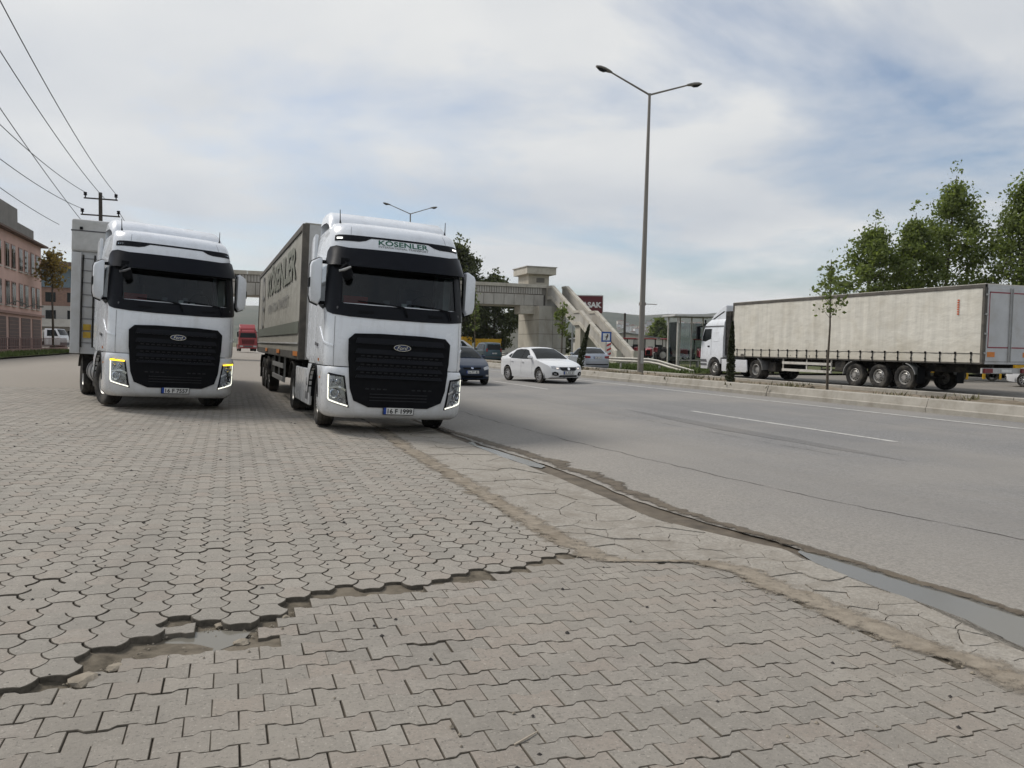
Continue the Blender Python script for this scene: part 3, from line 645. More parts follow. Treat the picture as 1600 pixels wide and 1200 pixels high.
def fmax(name, root, plate, amber, livery, skirt, steer):
    """long-haul tractor with the big sleeper cab"""
    AM = AMBER
    # shell with openings for the windscreen and the side windows
    sv = sorted(set([0]+[round(x, 4) for x in lin(0, 1.06, 12)]+[1.06, 1.12, 1.18, 1.24, 1.30, 1.36, 1.42, 1.48, 1.54, 1.62, 1.74, 1.9, 2.1, 2.32, 2.45, 2.7, SMAX])); sv = [-x for x in sv[::-1] if x > 0]+sv
    zv = sorted(set(ZS[6:]+[1.35, 1.5, 1.75, 1.9, 2.42, 2.55, 2.68, 2.80, 3.05, 3.15, 3.35, 3.52]))
    m = MB(); nu = len(sv); vv = [cabP(s, z) for z in zv for s in sv]; ff = []
    for j in range(len(zv)-1):
        for i in range(nu-1):
            sc_, zc = (sv[i]+sv[i+1])/2, (zv[j]+zv[j+1])/2
            if abs(sc_) < 1.06 and 2.28 < zc < 2.94: continue
            if 1.54 < abs(sc_) < 2.32 and 2.28 < zc < 2.94: continue
            ff.append((j*nu+i, j*nu+i+1, (j+1)*nu+i+1, (j+1)*nu+i))
    top = len(zv)-1; ff.append(tuple(top*nu+i for i in range(nu)))
    for j in range(len(zv)-1): ff.append((j*nu, (j+1)*nu, (j+1)*nu+nu-1, j*nu+nu-1))
    m.add(vv, ff); body = m.build('cab', WHITE, root, smooth=38)
    # bumper
    m = MB(); sb = [s for s in sv if abs(s) <= 1.9]; zb = [.27, .30, .32, .35, .38, .46, .55, .7, .88, 1.0, 1.06, 1.10, 1.13, 1.155]; nu = len(sb)
    vv = [cabP(s, z, .004) for z in zb for s in sb]; m.add(vv, [(j*nu+i, j*nu+i+1, (j+1)*nu+i+1, (j+1)*nu+i) for j in range(len(zb)-1) for i in range(nu-1)]+[tuple(range(nu))])
    bump = m.build('bumper', WHITE, root, smooth=38)
    for sg in (1, -1):     # lower side panel with the wheel arch
        arch = [(SMAX-.98-1.2*0+.545*math.cos(a)+.02, .62+.50*math.sin(a)) for a in lin(R(168), R(12), 12)]
        sc0 = 1.9
        ax = 1.42+.62+.0
        # arc centre measured in s: front wheel is 1.42 behind the front
        sC = interp(1.42, _py, _ps)
        arch = [(sC+.60*math.cos(a), .56+.56*math.sin(a)) for a in lin(R(178), R(2), 14)]
        o = [(1.86, .36), (1.86, 1.15), (SMAX, 1.15), (SMAX, .80)]+[p for p in arch[::-1] if p[0] < SMAX-.02]+[(sC-.60, .36)]
        o = [(a, b) for a, b in o]; o = o if sg > 0 else mirror_pts(o)
        m = MB(); wrapplate(m, o, cabP, .2, .2, .05, .001); m.build('side_panel', WHITE, root, smooth=35)
        m = MB(); rows = []
        for a in lin(R(178), R(2), 18):
            y_ = Y0+1.42+.60*-math.cos(a)*-1; c_, s2 = math.cos(a), math.sin(a)
            rows.append([(sg*1.20, .60*c_, .56+.56*s2), (sg*1.275, .60*c_, .56+.56*s2), (sg*1.275, .66*c_, .56+.62*s2), (sg*1.20, .66*c_, .56+.62*s2)])
        m.loft(rows); m.build('wheel_arch', BLACK, root, smooth=50)
        m = MB(); rows = [[(sg*.75, .58*math.cos(a), .56+.54*math.sin(a)), (sg*1.22, .58*math.cos(a), .56+.54*math.sin(a))] for a in lin(R(185), R(-5), 14)]; m.loft(rows, closed=False, caps=False); m.build('wheel_well', BLACK, root)
    # black windscreen surround and lower cowl
    cow = [(-1.46, 2.36), (-1.44, 2.20), (-1.36, 2.12), (-1.2, 2.075), (-.9, 2.045), (-.4, 2.03), (.4, 2.03), (.9, 2.045), (1.2, 2.075), (1.36, 2.12), (1.44, 2.20), (1.46, 2.36), (1.30, 2.36), (1.10, 2.33), (1.0, 2.275), (.5, 2.265), (-.5, 2.265), (-1.0, 2.275), (-1.10, 2.33), (-1.30, 2.36)]
    m = MB(); wrapplate(m, cow, cabP, .12, .1, .012, .014); cowl = m.build('cowl', BLACKG, root, smooth=35)
    for x in (-.62, .62):
        m = MB(); wrapplate(m, [(x-.13, 2.12), (x-.13, 2.165), (x+.13, 2.165), (x+.13, 2.12)], cabP, .1, 0, .012, .028); m.build('cowl_vent', BLACK, cowl)
    for sg in (1, -1):
        pil = [(1.04, 2.27), (1.04, 2.95), (1.46, 2.98), (1.50, 2.9), (1.50, 2.34), (1.46, 2.2)]; pil = pil if sg > 0 else mirror_pts(pil)
        m = MB(); wrapplate(m, pil, cabP, .1, .15, .01, .012); m.build('pillar_trim', BLACKG, root, smooth=35)
        win = [(1.52, 2.25), (1.52, 2.97), (2.34, 2.97), (2.36, 2.9), (2.36, 2.40), (2.25, 2.33), (1.75, 2.24)]; win = win if sg > 0 else mirror_pts(win)
        m = MB(); wrapplate(m, win, cabP, .2, .2, 0, .006); m.build('side_window', GLASS, root)
        fr = [(1.49, 2.20), (1.49, 2.25), (1.75, 2.24), (2.25, 2.33), (2.36, 2.40), (2.40, 2.36), (2.27, 2.27), (1.75, 2.18)]; fr = fr if sg > 0 else mirror_pts(fr)
        m = MB(); wrapplate(m, fr, cabP, .2, .2, .01, .012); m.build('window_trim', BLACK, root)
        dl = [[(1.50, 1.17), (1.50, 2.2), (1.508, 2.2), (1.508, 1.17)], [(2.46, 1.17), (2.46, 3.1), (2.468, 3.1), (2.468, 1.17)], [(1.15, 1.17), (1.15, 2.04), (1.158, 2.04), (1.158, 1.17)]]
        for o in dl:
            o = o if sg > 0 else mirror_pts(o); m = MB(); wrapplate(m, o, cabP, .1, .2, 0, .0025); m.build('panel_gap', GREYP, root)
        cr = [(1.16, 1.50), (1.16, 1.53), (1.5, 1.60), (2.0, 1.86), (2.02, 1.85), (1.5, 1.57)]; cr = cr if sg > 0 else mirror_pts(cr)
        m = MB(); wrapplate(m, cr, cabP, .1, .1, .012, .012); m.build('door_crease', WHITE, root, smooth=60)
        hd = [(2.12, 1.50), (2.12, 1.55), (2.36, 1.58), (2.36, 1.52)]; hd = hd if sg > 0 else mirror_pts(hd)
        m = MB(); wrapplate(m, hd, cabP, .1, 0, .03, .03); m.build('door_handle', GREYP, root)
        # sleeper shoulder fairing
        m = MB(); wrapplate(m, [(1.55, 3.02), (1.55, 3.10), (2.6, 3.22), (2.6, 3.14)] if sg > 0 else mirror_pts([(1.55, 3.02), (1.55, 3.10), (2.6, 3.22), (2.6, 3.14)]), cabP, .2, 0, .03, .03); m.build('rain_rail', WHITE, root, smooth=50)
        m = MB(); m.prism([(.90, 1.2), (.90, 3.72), (1.30, 3.66), (1.36, 1.25)], sg*1.17, sg*1.235, 'x'); m.build('side_fairing', WHITE, root, bevel=.015)
    m = MB(); wrapplate(m, [(-1.07, 2.27), (-1.07, 2.95), (1.07, 2.95), (1.07, 2.27)], cabP, .12, .1, 0, -.006); m.build('windscreen', GLASS, root, smooth=60)
    # sun visor
    def visP(s, z, off=0.0): return cabP(s, z+.0, off+.03+.16*max(0, (3.29-z)/.34)*interp(abs(s), [0, 1.1, 1.4], [1, .9, .25]))
    vis = [(-1.40, 3.02), (-1.42, 3.20), (-1.34, 3.285), (-1.18, 3.305), (-.95, 3.27), (0, 3.275), (.95, 3.27), (1.18, 3.305), (1.34, 3.285), (1.42, 3.20), (1.40, 3.02), (1.25, 2.95), (.9, 2.93), (0, 2.925), (-.9, 2.93), (-1.25, 2.95)]
    m = MB(); wrapplate(m, vis, visP, .1, .08, .02, .0); m.build('sun_visor', BLACKG, root, smooth=40)
    m = MB(); wrapplate(m, [(-1.2, 2.90), (-1.2, 2.97), (1.2, 2.97), (1.2, 2.90)], cabP, .1, 0, .01, .02); m.build('visor_seal', BLACK, root)
    # roof lamp band
    band = [(-1.26, 3.40), (-1.26, 3.50), (-1.18, 3.515), (0, 3.515), (1.18, 3.515), (1.26, 3.50), (1.26, 3.40), (.78, 3.40), (.66, 3.425), (.55, 3.478), (0, 3.478), (-.55, 3.478), (-.66, 3.425), (-.78, 3.40)]
    m = MB(); wrapplate(m, band, cabP, .1, .05, .01, .008); bnd = m.build('roof_lamp_band', BLACKG, root, smooth=40)
    for sg in (1, -1):
        o = [(1.08, 3.435), (1.08, 3.465), (1.20, 3.465), (1.20, 3.435)]; o = o if sg > 0 else mirror_pts(o)
        m = MB(); wrapplate(m, o, cabP, .05, 0, .008, .018); m.build('marker_lamp', MARKER if livery else LENS, bnd)
        m = MB(); m.tube([(sg*.98, Y0+1.02, 3.78), (sg*.985, Y0+1.03, 3.84), (sg*.99, Y0+1.05, 4.03)], [.02, .009, .006], 8); m.build('antenna', BLACK, root)
        o = [(.93, 3.52), (.93, 3.79), (.936, 3.79), (.936, 3.52)]; o = o if sg > 0 else mirror_pts(o)
        m = MB(); wrapplate(m, o, cabP, .05, .08, 0, .003); m.build('panel_gap', GREYP, root)
    # roof deflector behind, full width with rounded ends
    m = MB(); secs = []
    for x, t in [(-1.13, .45), (-1.10, .85), (-1.02, 1), (-.5, 1.02), (0, 1.03), (.5, 1.02), (1.02, 1), (1.10, .85), (1.13, .45)]:
        hh = 3.68; secs.append([(x, -.18, hh), (x, -.05, hh+.22*t), (x, .22, hh+.38*t), (x, .55, hh+.44*t), (x, .92, hh+.43*t), (x, .93, hh-.05)])
    m.loft(secs, closed=False, caps=False); m.build('roof_deflector', WHITE, root, smooth=50)
    m = MB(); m.box(-.42, .42, Y0+1.53, Y0+1.60, 3.825, 3.86); m.build('roof_slot', BLACK, root, bevel=.01)
    # grille
    gr = [(-.90, 1.655), (-.80, 1.755), (-.4, 1.775), (.4, 1.775), (.80, 1.755), (.90, 1.655), (.89, 1.3), (.84, .80), (.77, .585), (.52, .475), (-.52, .475), (-.77, .585), (-.84, .80), (-.89, 1.3)]
    m = MB(); wrapplate(m, gr, lambda s, z, off=0: cabP(s, z, off+.05*interp(z, [1.0, 1.2, 1.3], [0, 1, 1])), .12, .1, .05, .018); gro = m.build('grille', BLACK, root, smooth=35)
    gP = lambda s, z, off=0: cabP(s, z, off+.05*interp(z, [1.0, 1.2, 1.3], [0, 1, 1]))
    for zc, hh, sx in [(1.64, .10, .78), (1.455, .085, .78), (1.30, .075, .77), (1.15, .07, .76), (1.015, .05, .76)]:
        m = MB(); wrapplate(m, [(-sx, zc-hh/2), (-sx+.03, zc+hh/2), (sx-.03, zc+hh/2), (sx, zc-hh/2)], lambda s, z, off=0, zc=zc, hh=hh: gP(s, z, off+.028*(zc+hh/2-z)/hh), .12, hh/2, .03, .036); m.build('slat', BLACKG, gro, smooth=30)
    for zc in (.60, .655, .71):
        m = MB(); wrapplate(m, [(-.5, zc-.008), (-.5, zc+.008), (.5, zc+.008), (.5, zc-.008)], gP, .12, 0, .015, .032); m.build('slat', GRID, gro)
    for zc in (.80, 1.085, 1.225, 1.375):
        for k in range(14):
            x = (k-6.5)*.1
            if zc < .9 and (abs(x) < .18 or abs(x) > .6): continue
            m = MB(); wrapplate(m, [(x-.03, zc-.012), (x-.03, zc+.012), (x+.03, zc+.012), (x+.03, zc-.012)], gP, 0, 0, .006, .024); m.build('mesh_tab', GRID, gro)
    # oval badge
    m = MB(); zc = 1.545
    def oval(a, b, n=28): return [(a*math.cos(2*math.pi*k/n), zc+b*math.sin(2*math.pi*k/n)) for k in range(n)]
    wrapplate(m, oval(.150, .058), gP, .06, 0, .02, .088); bd = m.build('badge', CHROME, root, smooth=30)
    m = MB(); wrapplate(m, oval(.140, .049), gP, .06, 0, .004, .092); m.build('badge_field', BADGE, bd)
    tv, tf, tw = text2d('Ford', .090, .004, .32, 1.0, 'CENTER'); m = MB(); m.add([gP(x, zc-.030+y, .095) for x, y in tv], tf); m.build('badge_lettering', CHROME, bd)
    # headlights
    for sg in (1, -1):
        f = (lambda o: o) if sg > 0 else mirror_pts
        hl = f([(.93, 1.01), (1.22, 1.05), (1.245, 1.03), (1.235, .60), (1.20, .555), (.845, .455), (.84, .47)])
        m = MB(); wrapplate(m, hl, cabP, .06, .1, .012, .010); hob = m.build('headlight', BLACKG, root, smooth=35)
        m = MB(); wrapplate(m, f([(.955, .985), (1.19, 1.0), (1.185, .62), (1.16, .585), (.885, .50)]), cabP, .06, .1, 0, .014); m.build('reflector', REFL, hob, smooth=35)
        for (cs, cz, rr_) in ((1.08, .70, .085), (1.03, .90, .05), (1.14, .91, .035), (.98, .575, .045)):
            px_, py_, pz_ = cabP(sg*cs, cz, .02); m = MB(); nrm = Vector(cabP(sg*cs, cz, 1.0))-Vector(cabP(sg*cs, cz, 0)); Mx = Matrix.Translation((px_, py_, pz_)) @ nrm.to_track_quat('X', 'Z').to_matrix().to_4x4()
            m.lathe([(rr_, .012), (rr_*.92, .016), (rr_*.75, -.004), (rr_*.35, -.02), (0, -.022)], 20, Mx); m.build('lamp_bowl', CHROME, hob, smooth=60)
        m = MB(); wrapplate(m, f([(.90, .775), (1.0, .83), (1.19, .80), (1.19, .775), (1.0, .795), (.905, .735)]), cabP, .06, 0, .01, .034); m.build('lamp_brow', CHROME, hob)
        m = MB(); wrapplate(m, f([(1.203, 1.0 if amber else 1.02), (1.228, 1.0 if amber else 1.02), (1.218, .61), (1.19, .565), (.865, .472), (.862, .495), (1.175, .587), (1.195, .62)]), cabP, .06, .1, .008, .022); m.build('daytime_light', DRL, hob)
        if amber:
            m = MB(); wrapplate(m, f([(.945, .99), (.945, 1.012), (1.20, 1.04), (1.228, 1.035), (1.228, 1.0), (1.20, 1.005)]), cabP, .06, 0, .008, .024); m.build('turn_signal', AMBER, hob)
        m = MB(); wrapplate(m, f([(.94, 1.0), (1.20, 1.02), (1.21, .60), (1.18, .565), (.87, .475)]), cabP, .06, .1, 0, .040); m.build('lens', LENS, hob)
        m = MB(); wrapplate(m, f([(1.62, .93), (1.62, .965), (1.69, .965), (1.69, .93)]), cabP, .05, 0, .01, .012); m.build('side_repeater', AMBD, root)
        m = MB(); wrapplate(m, f([(1.96, 1.23), (1.96, 1.28), (2.01, 1.28), (2.01, 1.23)]), cabP, 0, 0, .012, .014); m.build('side_marker', AMBD, root)
        # mirror
        m = MB(); ym = -.72
        o = [(1.315, 2.32), (1.315, 3.06), (1.36, 3.075), (1.49, 3.0), (1.515, 2.93), (1.515, 2.40), (1.485, 2.29), (1.36, 2.24)]
        secs = []
        for k_, y_ in ((.90, ym-.10), (.985, ym-.075), (1, ym), (1, ym+.06)):
            cx_, cz_ = 1.415, 2.66; secs.append([(sg*(cx_+(a-cx_)*k_), y_, cz_+(b-cz_)*k_) for a, b in o])
        m.loft(secs); mo = m.build('mirror', WHITE, root, smooth=40)
        m = MB(); secs = [[(sg*(1.415+(a-1.415)*k_), y_, 2.66+(b-2.66)*k_) for a, b in o] for k_, y_ in ((1.03, ym+.03), (1.05, ym+.05), (1.05, ym+.12), (.96, ym+.135))]; m.loft(secs); m.build('mirror_rim', BLACK, mo, smooth=40)
        m = MB(); m.box(min(sg*1.34, sg*1.49), max(sg*1.34, sg*1.49), ym+.136, ym+.14, 2.34, 2.98); m.build('mirror_glass', CHROME, mo)
        m = MB(); m.prism([(sg*1.49, 2.52), (sg*1.49, 2.73), (sg*1.528, 2.70), (sg*1.528, 2.55)], ym-.085, ym+.1, 'y'); m.build('mirror_notch', BLACK, mo)
        for za in (2.25, 2.98): m = MB(); m.box(min(sg*1.16, sg*1.36), max(sg*1.16, sg*1.36), ym+.0, ym+.07, za, za+.06); m.build('mirror_arm', BLACK, mo, bevel=.01)
        truck_wheel(root, sg*1.04, 0, sg, steer=steer)
        truck_wheel(root, sg*.93, 3.6, sg, dual=True)
    # front blind-spot mirror on the image-left side of the visor
    xx, yy, zz_ = cabP(-.99, 3.0, .13); m = MB(); m.box(xx-.07, xx+.07, yy-.04, yy+.05, zz_-.05, zz_+.06); m.tube([(xx, yy, zz_), (xx+.02, yy-.10, zz_-.05), (xx-.10, yy-.16, zz_-.16)], .022, 8); fm = m.build('front_mirror', BLACK, root, smooth=40)
    m = MB(); m.tube([(xx-.115, yy-.17, zz_-.185), (xx-.02, yy-.17, zz_-.155), (xx+.08, yy-.17, zz_-.10)], [.018, .026, .018], 10); m.build('mirror_shell', GREYP if not livery else STEEL, fm, smooth=50)
    m = MB(); Mx = Matrix.Translation((xx+.04, yy-.10, zz_-.22)) @ Matrix.Rotation(R(90), 4, 'Z') @ Matrix.Diagonal((1, 1, 1.15, 1)); m.lathe([(0, -.03), (.08, -.02), (.095, 0), (.08, .03), (0, .04)], 20, Mx); m.build('mirror_head', BLACK, fm, smooth=50)
    # wipers
    for x, dx in ((.10, -.86), (.92, -.80)):
        p0 = cabP(x, 2.10, .05); p1 = cabP(x-.06, 2.26, .06); p2 = cabP(x+dx*.45, 2.30, .03); p3 = cabP(x+dx, 2.33, .02)
        m = MB(); m.tube([p0, p1], .018, 6); m.tube([p1, p2, p3], [.014, .011, .008], 6); m.build('wiper', BLACK, root)
    # number plate
    plate_obj(root, plate, lambda a, b, off: cabP(a, .425+b, .06+off))
    # cabin inside
    m = MB(); m.box(-1.15, 1.15, .70, .74, 1.5, 3.6); m.box(-1.18, 1.18, -1.1, .74, 1.55, 1.60); m.box(-1.1, 1.1, -.75, .74, 3.25, 3.28); m.build('cab_liner', INTER, root)
    m = MB(); m.prism([(-1.12, 1.6), (-1.18, 2.22), (-.85, 2.30), (-.62, 2.20), (-.6, 1.6)], -1.1, 1.1, 'x'); dash = m.build('dashboard', GREYP, root, bevel=.03)
    for x in (-.62, .62):
        m = MB(); m.box(x-.26, x+.26, -.05, .45, 1.95, 2.1); m.prism([(.40, 2.05), (.32, 2.1), (.46, 2.75), (.58, 2.75), (.55, 2.05)], x-.25, x+.25, 'x'); m.box(x-.13, x+.13, .46, .56, 2.72, 2.95); m.build('seat', SEAT, root, bevel=.04)
    m = MB(); Mx = Matrix.Translation((.62, -.40, 2.36)) @ Matrix.Rotation(R(-62), 4, 'X') @ Matrix.Rotation(R(90), 4, 'Y'); m.lathe([(.215, -.018), (.235, 0), (.215, .018), (.198, 0)], 24, Mx, closed=True); m.build('steering_wheel', BLACK, root, smooth=60)
    for x, hh, c_ in ((-.2, .12, GREYP), (.12, .09, PAPERM), (.2, .15, GREYP), (.35, .05, PAPERM)):
        m = MB(); m.box(x-.05, x+.05, -1.02, -.95, 2.25, 2.27+hh); m.build('dashboard_item', c_, dash, bevel=.01)
    m = MB(); m.box(-.98, -.55, -1.08, -1.05, 2.25, 2.42); m.build('dashboard_item', REDCL, dash, bevel=.02)
    m = MB(); m.box(.93, 1.06, -.7, -.66, 2.3, 2.9); m.build('curtain', PAPERM, root)
    # chassis
    m = MB()
    for sg in (1, -1): m.box(min(sg*.33, sg*.43), max(sg*.33, sg*.43), -.9, 4.5, .72, .98)
    m.box(-.9, .9, -.08, .08, .42, .56); m.tube([(-.9, 3.6, .505), (.9, 3.6, .505)], .11, 10); m.box(-.25, .25, 3.3, 3.9, .35, .7); m.box(-.45, .45, -1.2, .3, .55, 1.1); m.box(-.5, .5, 4.3, 4.5, .6, .9)
    m.build('chassis', DARK, root)
    m = MB(); m.lathe([(0, -.03), (.46, -.03), (.46, .03), (0, .03)], 24, Matrix.Translation((0, 3.35, 1.10)) @ Matrix.Rotation(R(90), 4, 'Y')); m.box(-.4, .4, 3.1, 3.7, .98, 1.08); m.build('fifth_wheel', DARK, root)
    for sg in (1, -1):
        xa, xb = (sg*.72, sg*1.24)
        if skirt:
            m = MB(); m.prism([(.74, .32), (.70, .98), (.78, 1.04), (2.92, 1.04), (2.98, .96), (2.98, .42), (2.86, .32)], sg*1.17, sg*1.235, 'x'); sk = m.build('side_skirt', WHITE, root, bevel=.02)
            for zz in (.42, .70):
                m = MB(); m.box(min(sg*1.22, sg*1.242), max(sg*1.22, sg*1.242), .86, 1.2, zz, zz+.16); m.build('step', GREYP, sk, bevel=.01)
        else:
            m = MB(); m.box(min(xa, xb), max(xa, xb), .72, 1.12, .34, 1.02); m.build('step_box', DARK, root, bevel=.03)
            m = MB(); Mx = Matrix.Translation((sg*.93, 0, .66)) @ Matrix.Rotation(R(90), 4, 'Z'); m.lathe([(0, 1.2), (.29, 1.2), (.31, 1.23), (.31, 2.45), (.29, 2.48), (0, 2.48)], 22, Mx); tk = m.build('fuel_tank', STEEL, root, smooth=40)
            for yy in (1.5, 2.15):
                m = MB(); m.lathe([(.314, yy), (.322, yy), (.322, yy+.07), (.314, yy+.07)], 22, Mx, closed=True); m.build('tank_strap', GREYP, tk, smooth=40)
        m = MB(); rows = [[(sg*.60, 3.6+.60*math.cos(a), .505+.62*math.sin(a)), (sg*1.26, 3.6+.60*math.cos(a), .505+.62*math.sin(a)), (sg*1.26, 3.6+.57*math.cos(a), .505+.59*math.sin(a)), (sg*.60, 3.6+.57*math.cos(a), .505+.59*math.sin(a))] for a in lin(R(175), R(20), 14)]; m.loft(rows); m.build('rear_mudguard', DARK, root, smooth=50)
    root.scale = (1, 1, .978)
    return root
def plate_obj(root, text, mp, wdt=.52, hgt=.115, bg=None):
    m = MB(); n = 6
    a0, b0 = wdt/2, hgt/2
    wrapplate(m, [(-a0-.012, -b0-.012), (-a0-.012, b0+.012), (a0+.012, b0+.012), (a0+.012, -b0-.012)], mp, .1, 0, .012, 0); po = m.build('number_plate', BLACK, root)
    m = MB(); wrapplate(m, [(-a0, -b0), (-a0, b0), (a0, b0), (a0, -b0)], mp, .1, 0, .004, .004); m.build('plate_face', PLATEW, po)
    m = MB(); wrapplate(m, [(-a0, -b0), (-a0, b0), (-a0+.045, b0), (-a0+.045, -b0)], mp, 0, 0, .002, .006); m.build('plate_band', BLUE, po)
    tv, tf, tw = text2d(text, .115*hgt/.115, .02, 0, 1.0, 'CENTER'); k = min(1.35, (wdt-.09)/tw); m = MB(); m.add([mp(x*k+.022, y-.041*hgt/.115, .0075) for x, y in tv], tf); m.build('plate_text', BLACKT, po)
    return po
GRID = pmat('grille_grid', (.022, .023, .026), .5, var=.1, spec=.15)
AMBER = emat('turn_signal_amber', (1, .62, .02), 3.0); DRL = emat('daytime_running_light', (1, .97, .82), 1.5); MARKER = emat('marker_lamp', (1, 1, .95), 1.6)
AMBD = pmat('amber_lens', (.55, .16, .02), .3); BADGE = pmat('badge_blue', (.012, .022, .07), .25); REFL = pmat('lamp_reflector', (.42, .43, .45), .18, .85, var=.3, scale=14)
SEAT = pmat('seat_cloth', (.05, .05, .055), .9); PAPERM = pmat('pale_curtain', (.5, .5, .47), .8); REDCL = pmat('red_cloth', (.25, .02, .015), .8); PLATEW = pmat('plate_white', (.68, .68, .66), .4); BLUE = pmat('plate_blue', (.01, .05, .28), .4); BLACKT = pmat('plate_black', (.01, .01, .01), .5); GREENT = pmat('green_lettering', (.01, .10, .06), .5); GREYT = pmat('grey_lettering', (.16, .17, .17), .5)

def axle_set(root, ys, rimme=None):
    for y in ys:
        m = MB(); m.tube([(-.95, y, .505), (.95, y, .505)], .075, 10); m.build('axle', DARK, root)
        for sg in (1, -1): truck_wheel(root, sg*1.06, y, sg, rimme=rimme)
def trailer(root, L, H0, H1, side_mats, style, kp=1.4, ax=0.0):
    """semi-trailer: origin on the ground under the kingpin, front wall at y = -kp"""
    y0, y1 = -kp, L-kp; hw = 1.275; yx = y1-ax
    curtain, rail, front, rear = side_mats
    for sg in (1, -1):
        m = MB(); n = 110; rows = []
        zl = [H0+(.05 if style == 'old' else .16), H0+.22, H0+.5, H0+.9, H0+1.4, H0+2.0, H1-.35, H1-.13]
        for i in range(n+1):
            y = y0+.10+(y1-y0-.16)*i/n; r = []
            for z in zl:
                wv = .010*mnoise.noise((y*1.1, z*.5, sg*3))+.006*math.sin(y*2*math.pi/.62+mnoise.noise((y, z, 1)))
                if style == 'old': wv = 1.6*wv+.016*mnoise.noise((y*.8, z*1.6, 7))+.014*math.exp(-(y-y0)/.9)*math.sin(z*16+y*3)
                r.append((sg*(hw+wv*interp(z, [H0+.16, H0+.5, H1-.4, H1-.13], [.2, 1, 1, .2])), y, z))
            rows.append(r)
        m.loft(rows, closed=False, caps=False); cu = m.build('side_curtain', curtain, root, smooth=60)
        m = MB(); m.box(min(sg*1.22, sg*1.305), max(sg*1.22, sg*1.305), y0, y1, H1-.14, H1-.005); m.build('roof_rail', rail, root, bevel=.015)
        m = MB(); m.box(min(sg*1.15, sg*1.272), max(sg*1.15, sg*1.272), y0+.02, y1-.02, H0, H0+.16); m.build('floor_rail', rail, root)
        for yy in (y0, y1-.10):
            m = MB(); m.box(min(sg*1.16, sg*1.30), max(sg*1.16, sg*1.30), yy, yy+.10, H0, H1-.006); m.build('corner_post', rail, root, bevel=.012)
        if style == 'old':
            for i in range(22):
                y = y0+.45+(y1-y0-.9)*i/21; m = MB(); m.box(min(sg*1.283, sg*1.30), max(sg*1.283, sg*1.30), y-.016, y+.016, H0+.02, H0+.40); m.box(min(sg*1.283, sg*1.315), max(sg*1.283, sg*1.315), y-.032, y+.032, H0+.34, H0+.43); m.box(min(sg*1.283, sg*1.31), max(sg*1.283, sg*1.31), y-.028, y+.028, H0+.12, H0+.18); m.build('strap_buckle', BLACK, cu)
            m = MB(); m.box(min(sg*1.278, sg*1.292), max(sg*1.278, sg*1.292), y0+.1, y1-.1, H0+.37, H0+.385); m.build('curtain_cord', DARK, cu)
        # side under-run guard
        gm = STEELW if style == 'old' else STEEL
        m = MB(); a, b = y0+3.95, y0+7.2
        for zz in (.52, .86): m.box(min(sg*1.20, sg*1.235), max(sg*1.20, sg*1.235), a, b, zz, zz+.12)
        for yy in (a, (a+b)/2, b-.06): m.box(min(sg*1.16, sg*1.2), max(sg*1.16, sg*1.2), yy, yy+.06, .5, H0)
        m.build('side_guard', gm, root)
        m = MB(); yy = y0+2.7; m.box(min(sg*.72, sg*.85), max(sg*.72, sg*.85), yy-.07, yy+.07, .34, H0); m.box(min(sg*.66, sg*.92), max(sg*.66, sg*.92), yy-.14, yy+.14, .28, .34); m.build('landing_leg', DARK, root)
        for k, yy in enumerate((yx-4.75, yx-2.13)):
            m = MB(); a0, a1 = (R(178), R(100)) if k == 0 else (R(80), R(15)); rows = [[(sg*.85, yy+.60*math.cos(a)+(.0), .505+.60*math.sin(a)), (sg*1.27, yy+.60*math.cos(a), .505+.60*math.sin(a)), (sg*1.27, yy+.57*math.cos(a), .505+.57*math.sin(a)), (sg*.85, yy+.57*math.cos(a), .505+.57*math.sin(a))] for a in lin(a0, a1, 8)]; m.loft(rows); m.build('mudguard', STEEL if style == 'old' else DARK, root, smooth=50)
        m = MB(); m.box(min(sg*.85, sg*1.25), max(sg*.85, sg*1.25), yx-1.47, yx-1.45, .30, .95); m.build('mud_flap', BLACK, root)
        m = MB(); m.box(min(sg*.7, sg*1.2), max(sg*.7, sg*1.2), y0+7.4, y0+8.0, .62, 1.1); m.build('storage_box', DARK, root, bevel=.03)
    m = MB(); m.box(-1.25, 1.25, y0+.02, y1-.02, H1-.02, H1+.015); m.build('roof', curtain if style != 'tipper' else rail, root)
    m = MB(); m.box(-1.2, 1.2, y0+.01, y0+.06, H0, H1-.02); m.build('front_wall', front, root)
    m = MB(); m.box(-1.2, 1.2, y1-.06, y1-.01, H0, H1-.02)
    rd = m.build('rear_door', rear, root)
    m = MB(); m.box(-1.27, 1.27, y0+.05, y1-.05, H0-.02, H0+.06)
    for sg in (1, -1): m.box(min(sg*.42, sg*.56), max(sg*.42, sg*.56), y0+.1, y1-.2, .78, H0)
    for k in range(9): m.box(-1.1, 1.1, y0+.8+k*1.45, y0+.9+k*1.45, H0-.14, H0-.02)
    m.build('chassis', DARK, root)
    axle_set(root, (yx-4.75, yx-3.44, yx-2.13))
    return root
HEADL0 = pmat('lorry_headlamp', (.5, .5, .5), .15, .4)
STEELW = pmat('white_guard_paint', (.55, .53, .48), .6, var=.1, dirt=(.22, .19, .15), damt=.6, dscale=3)
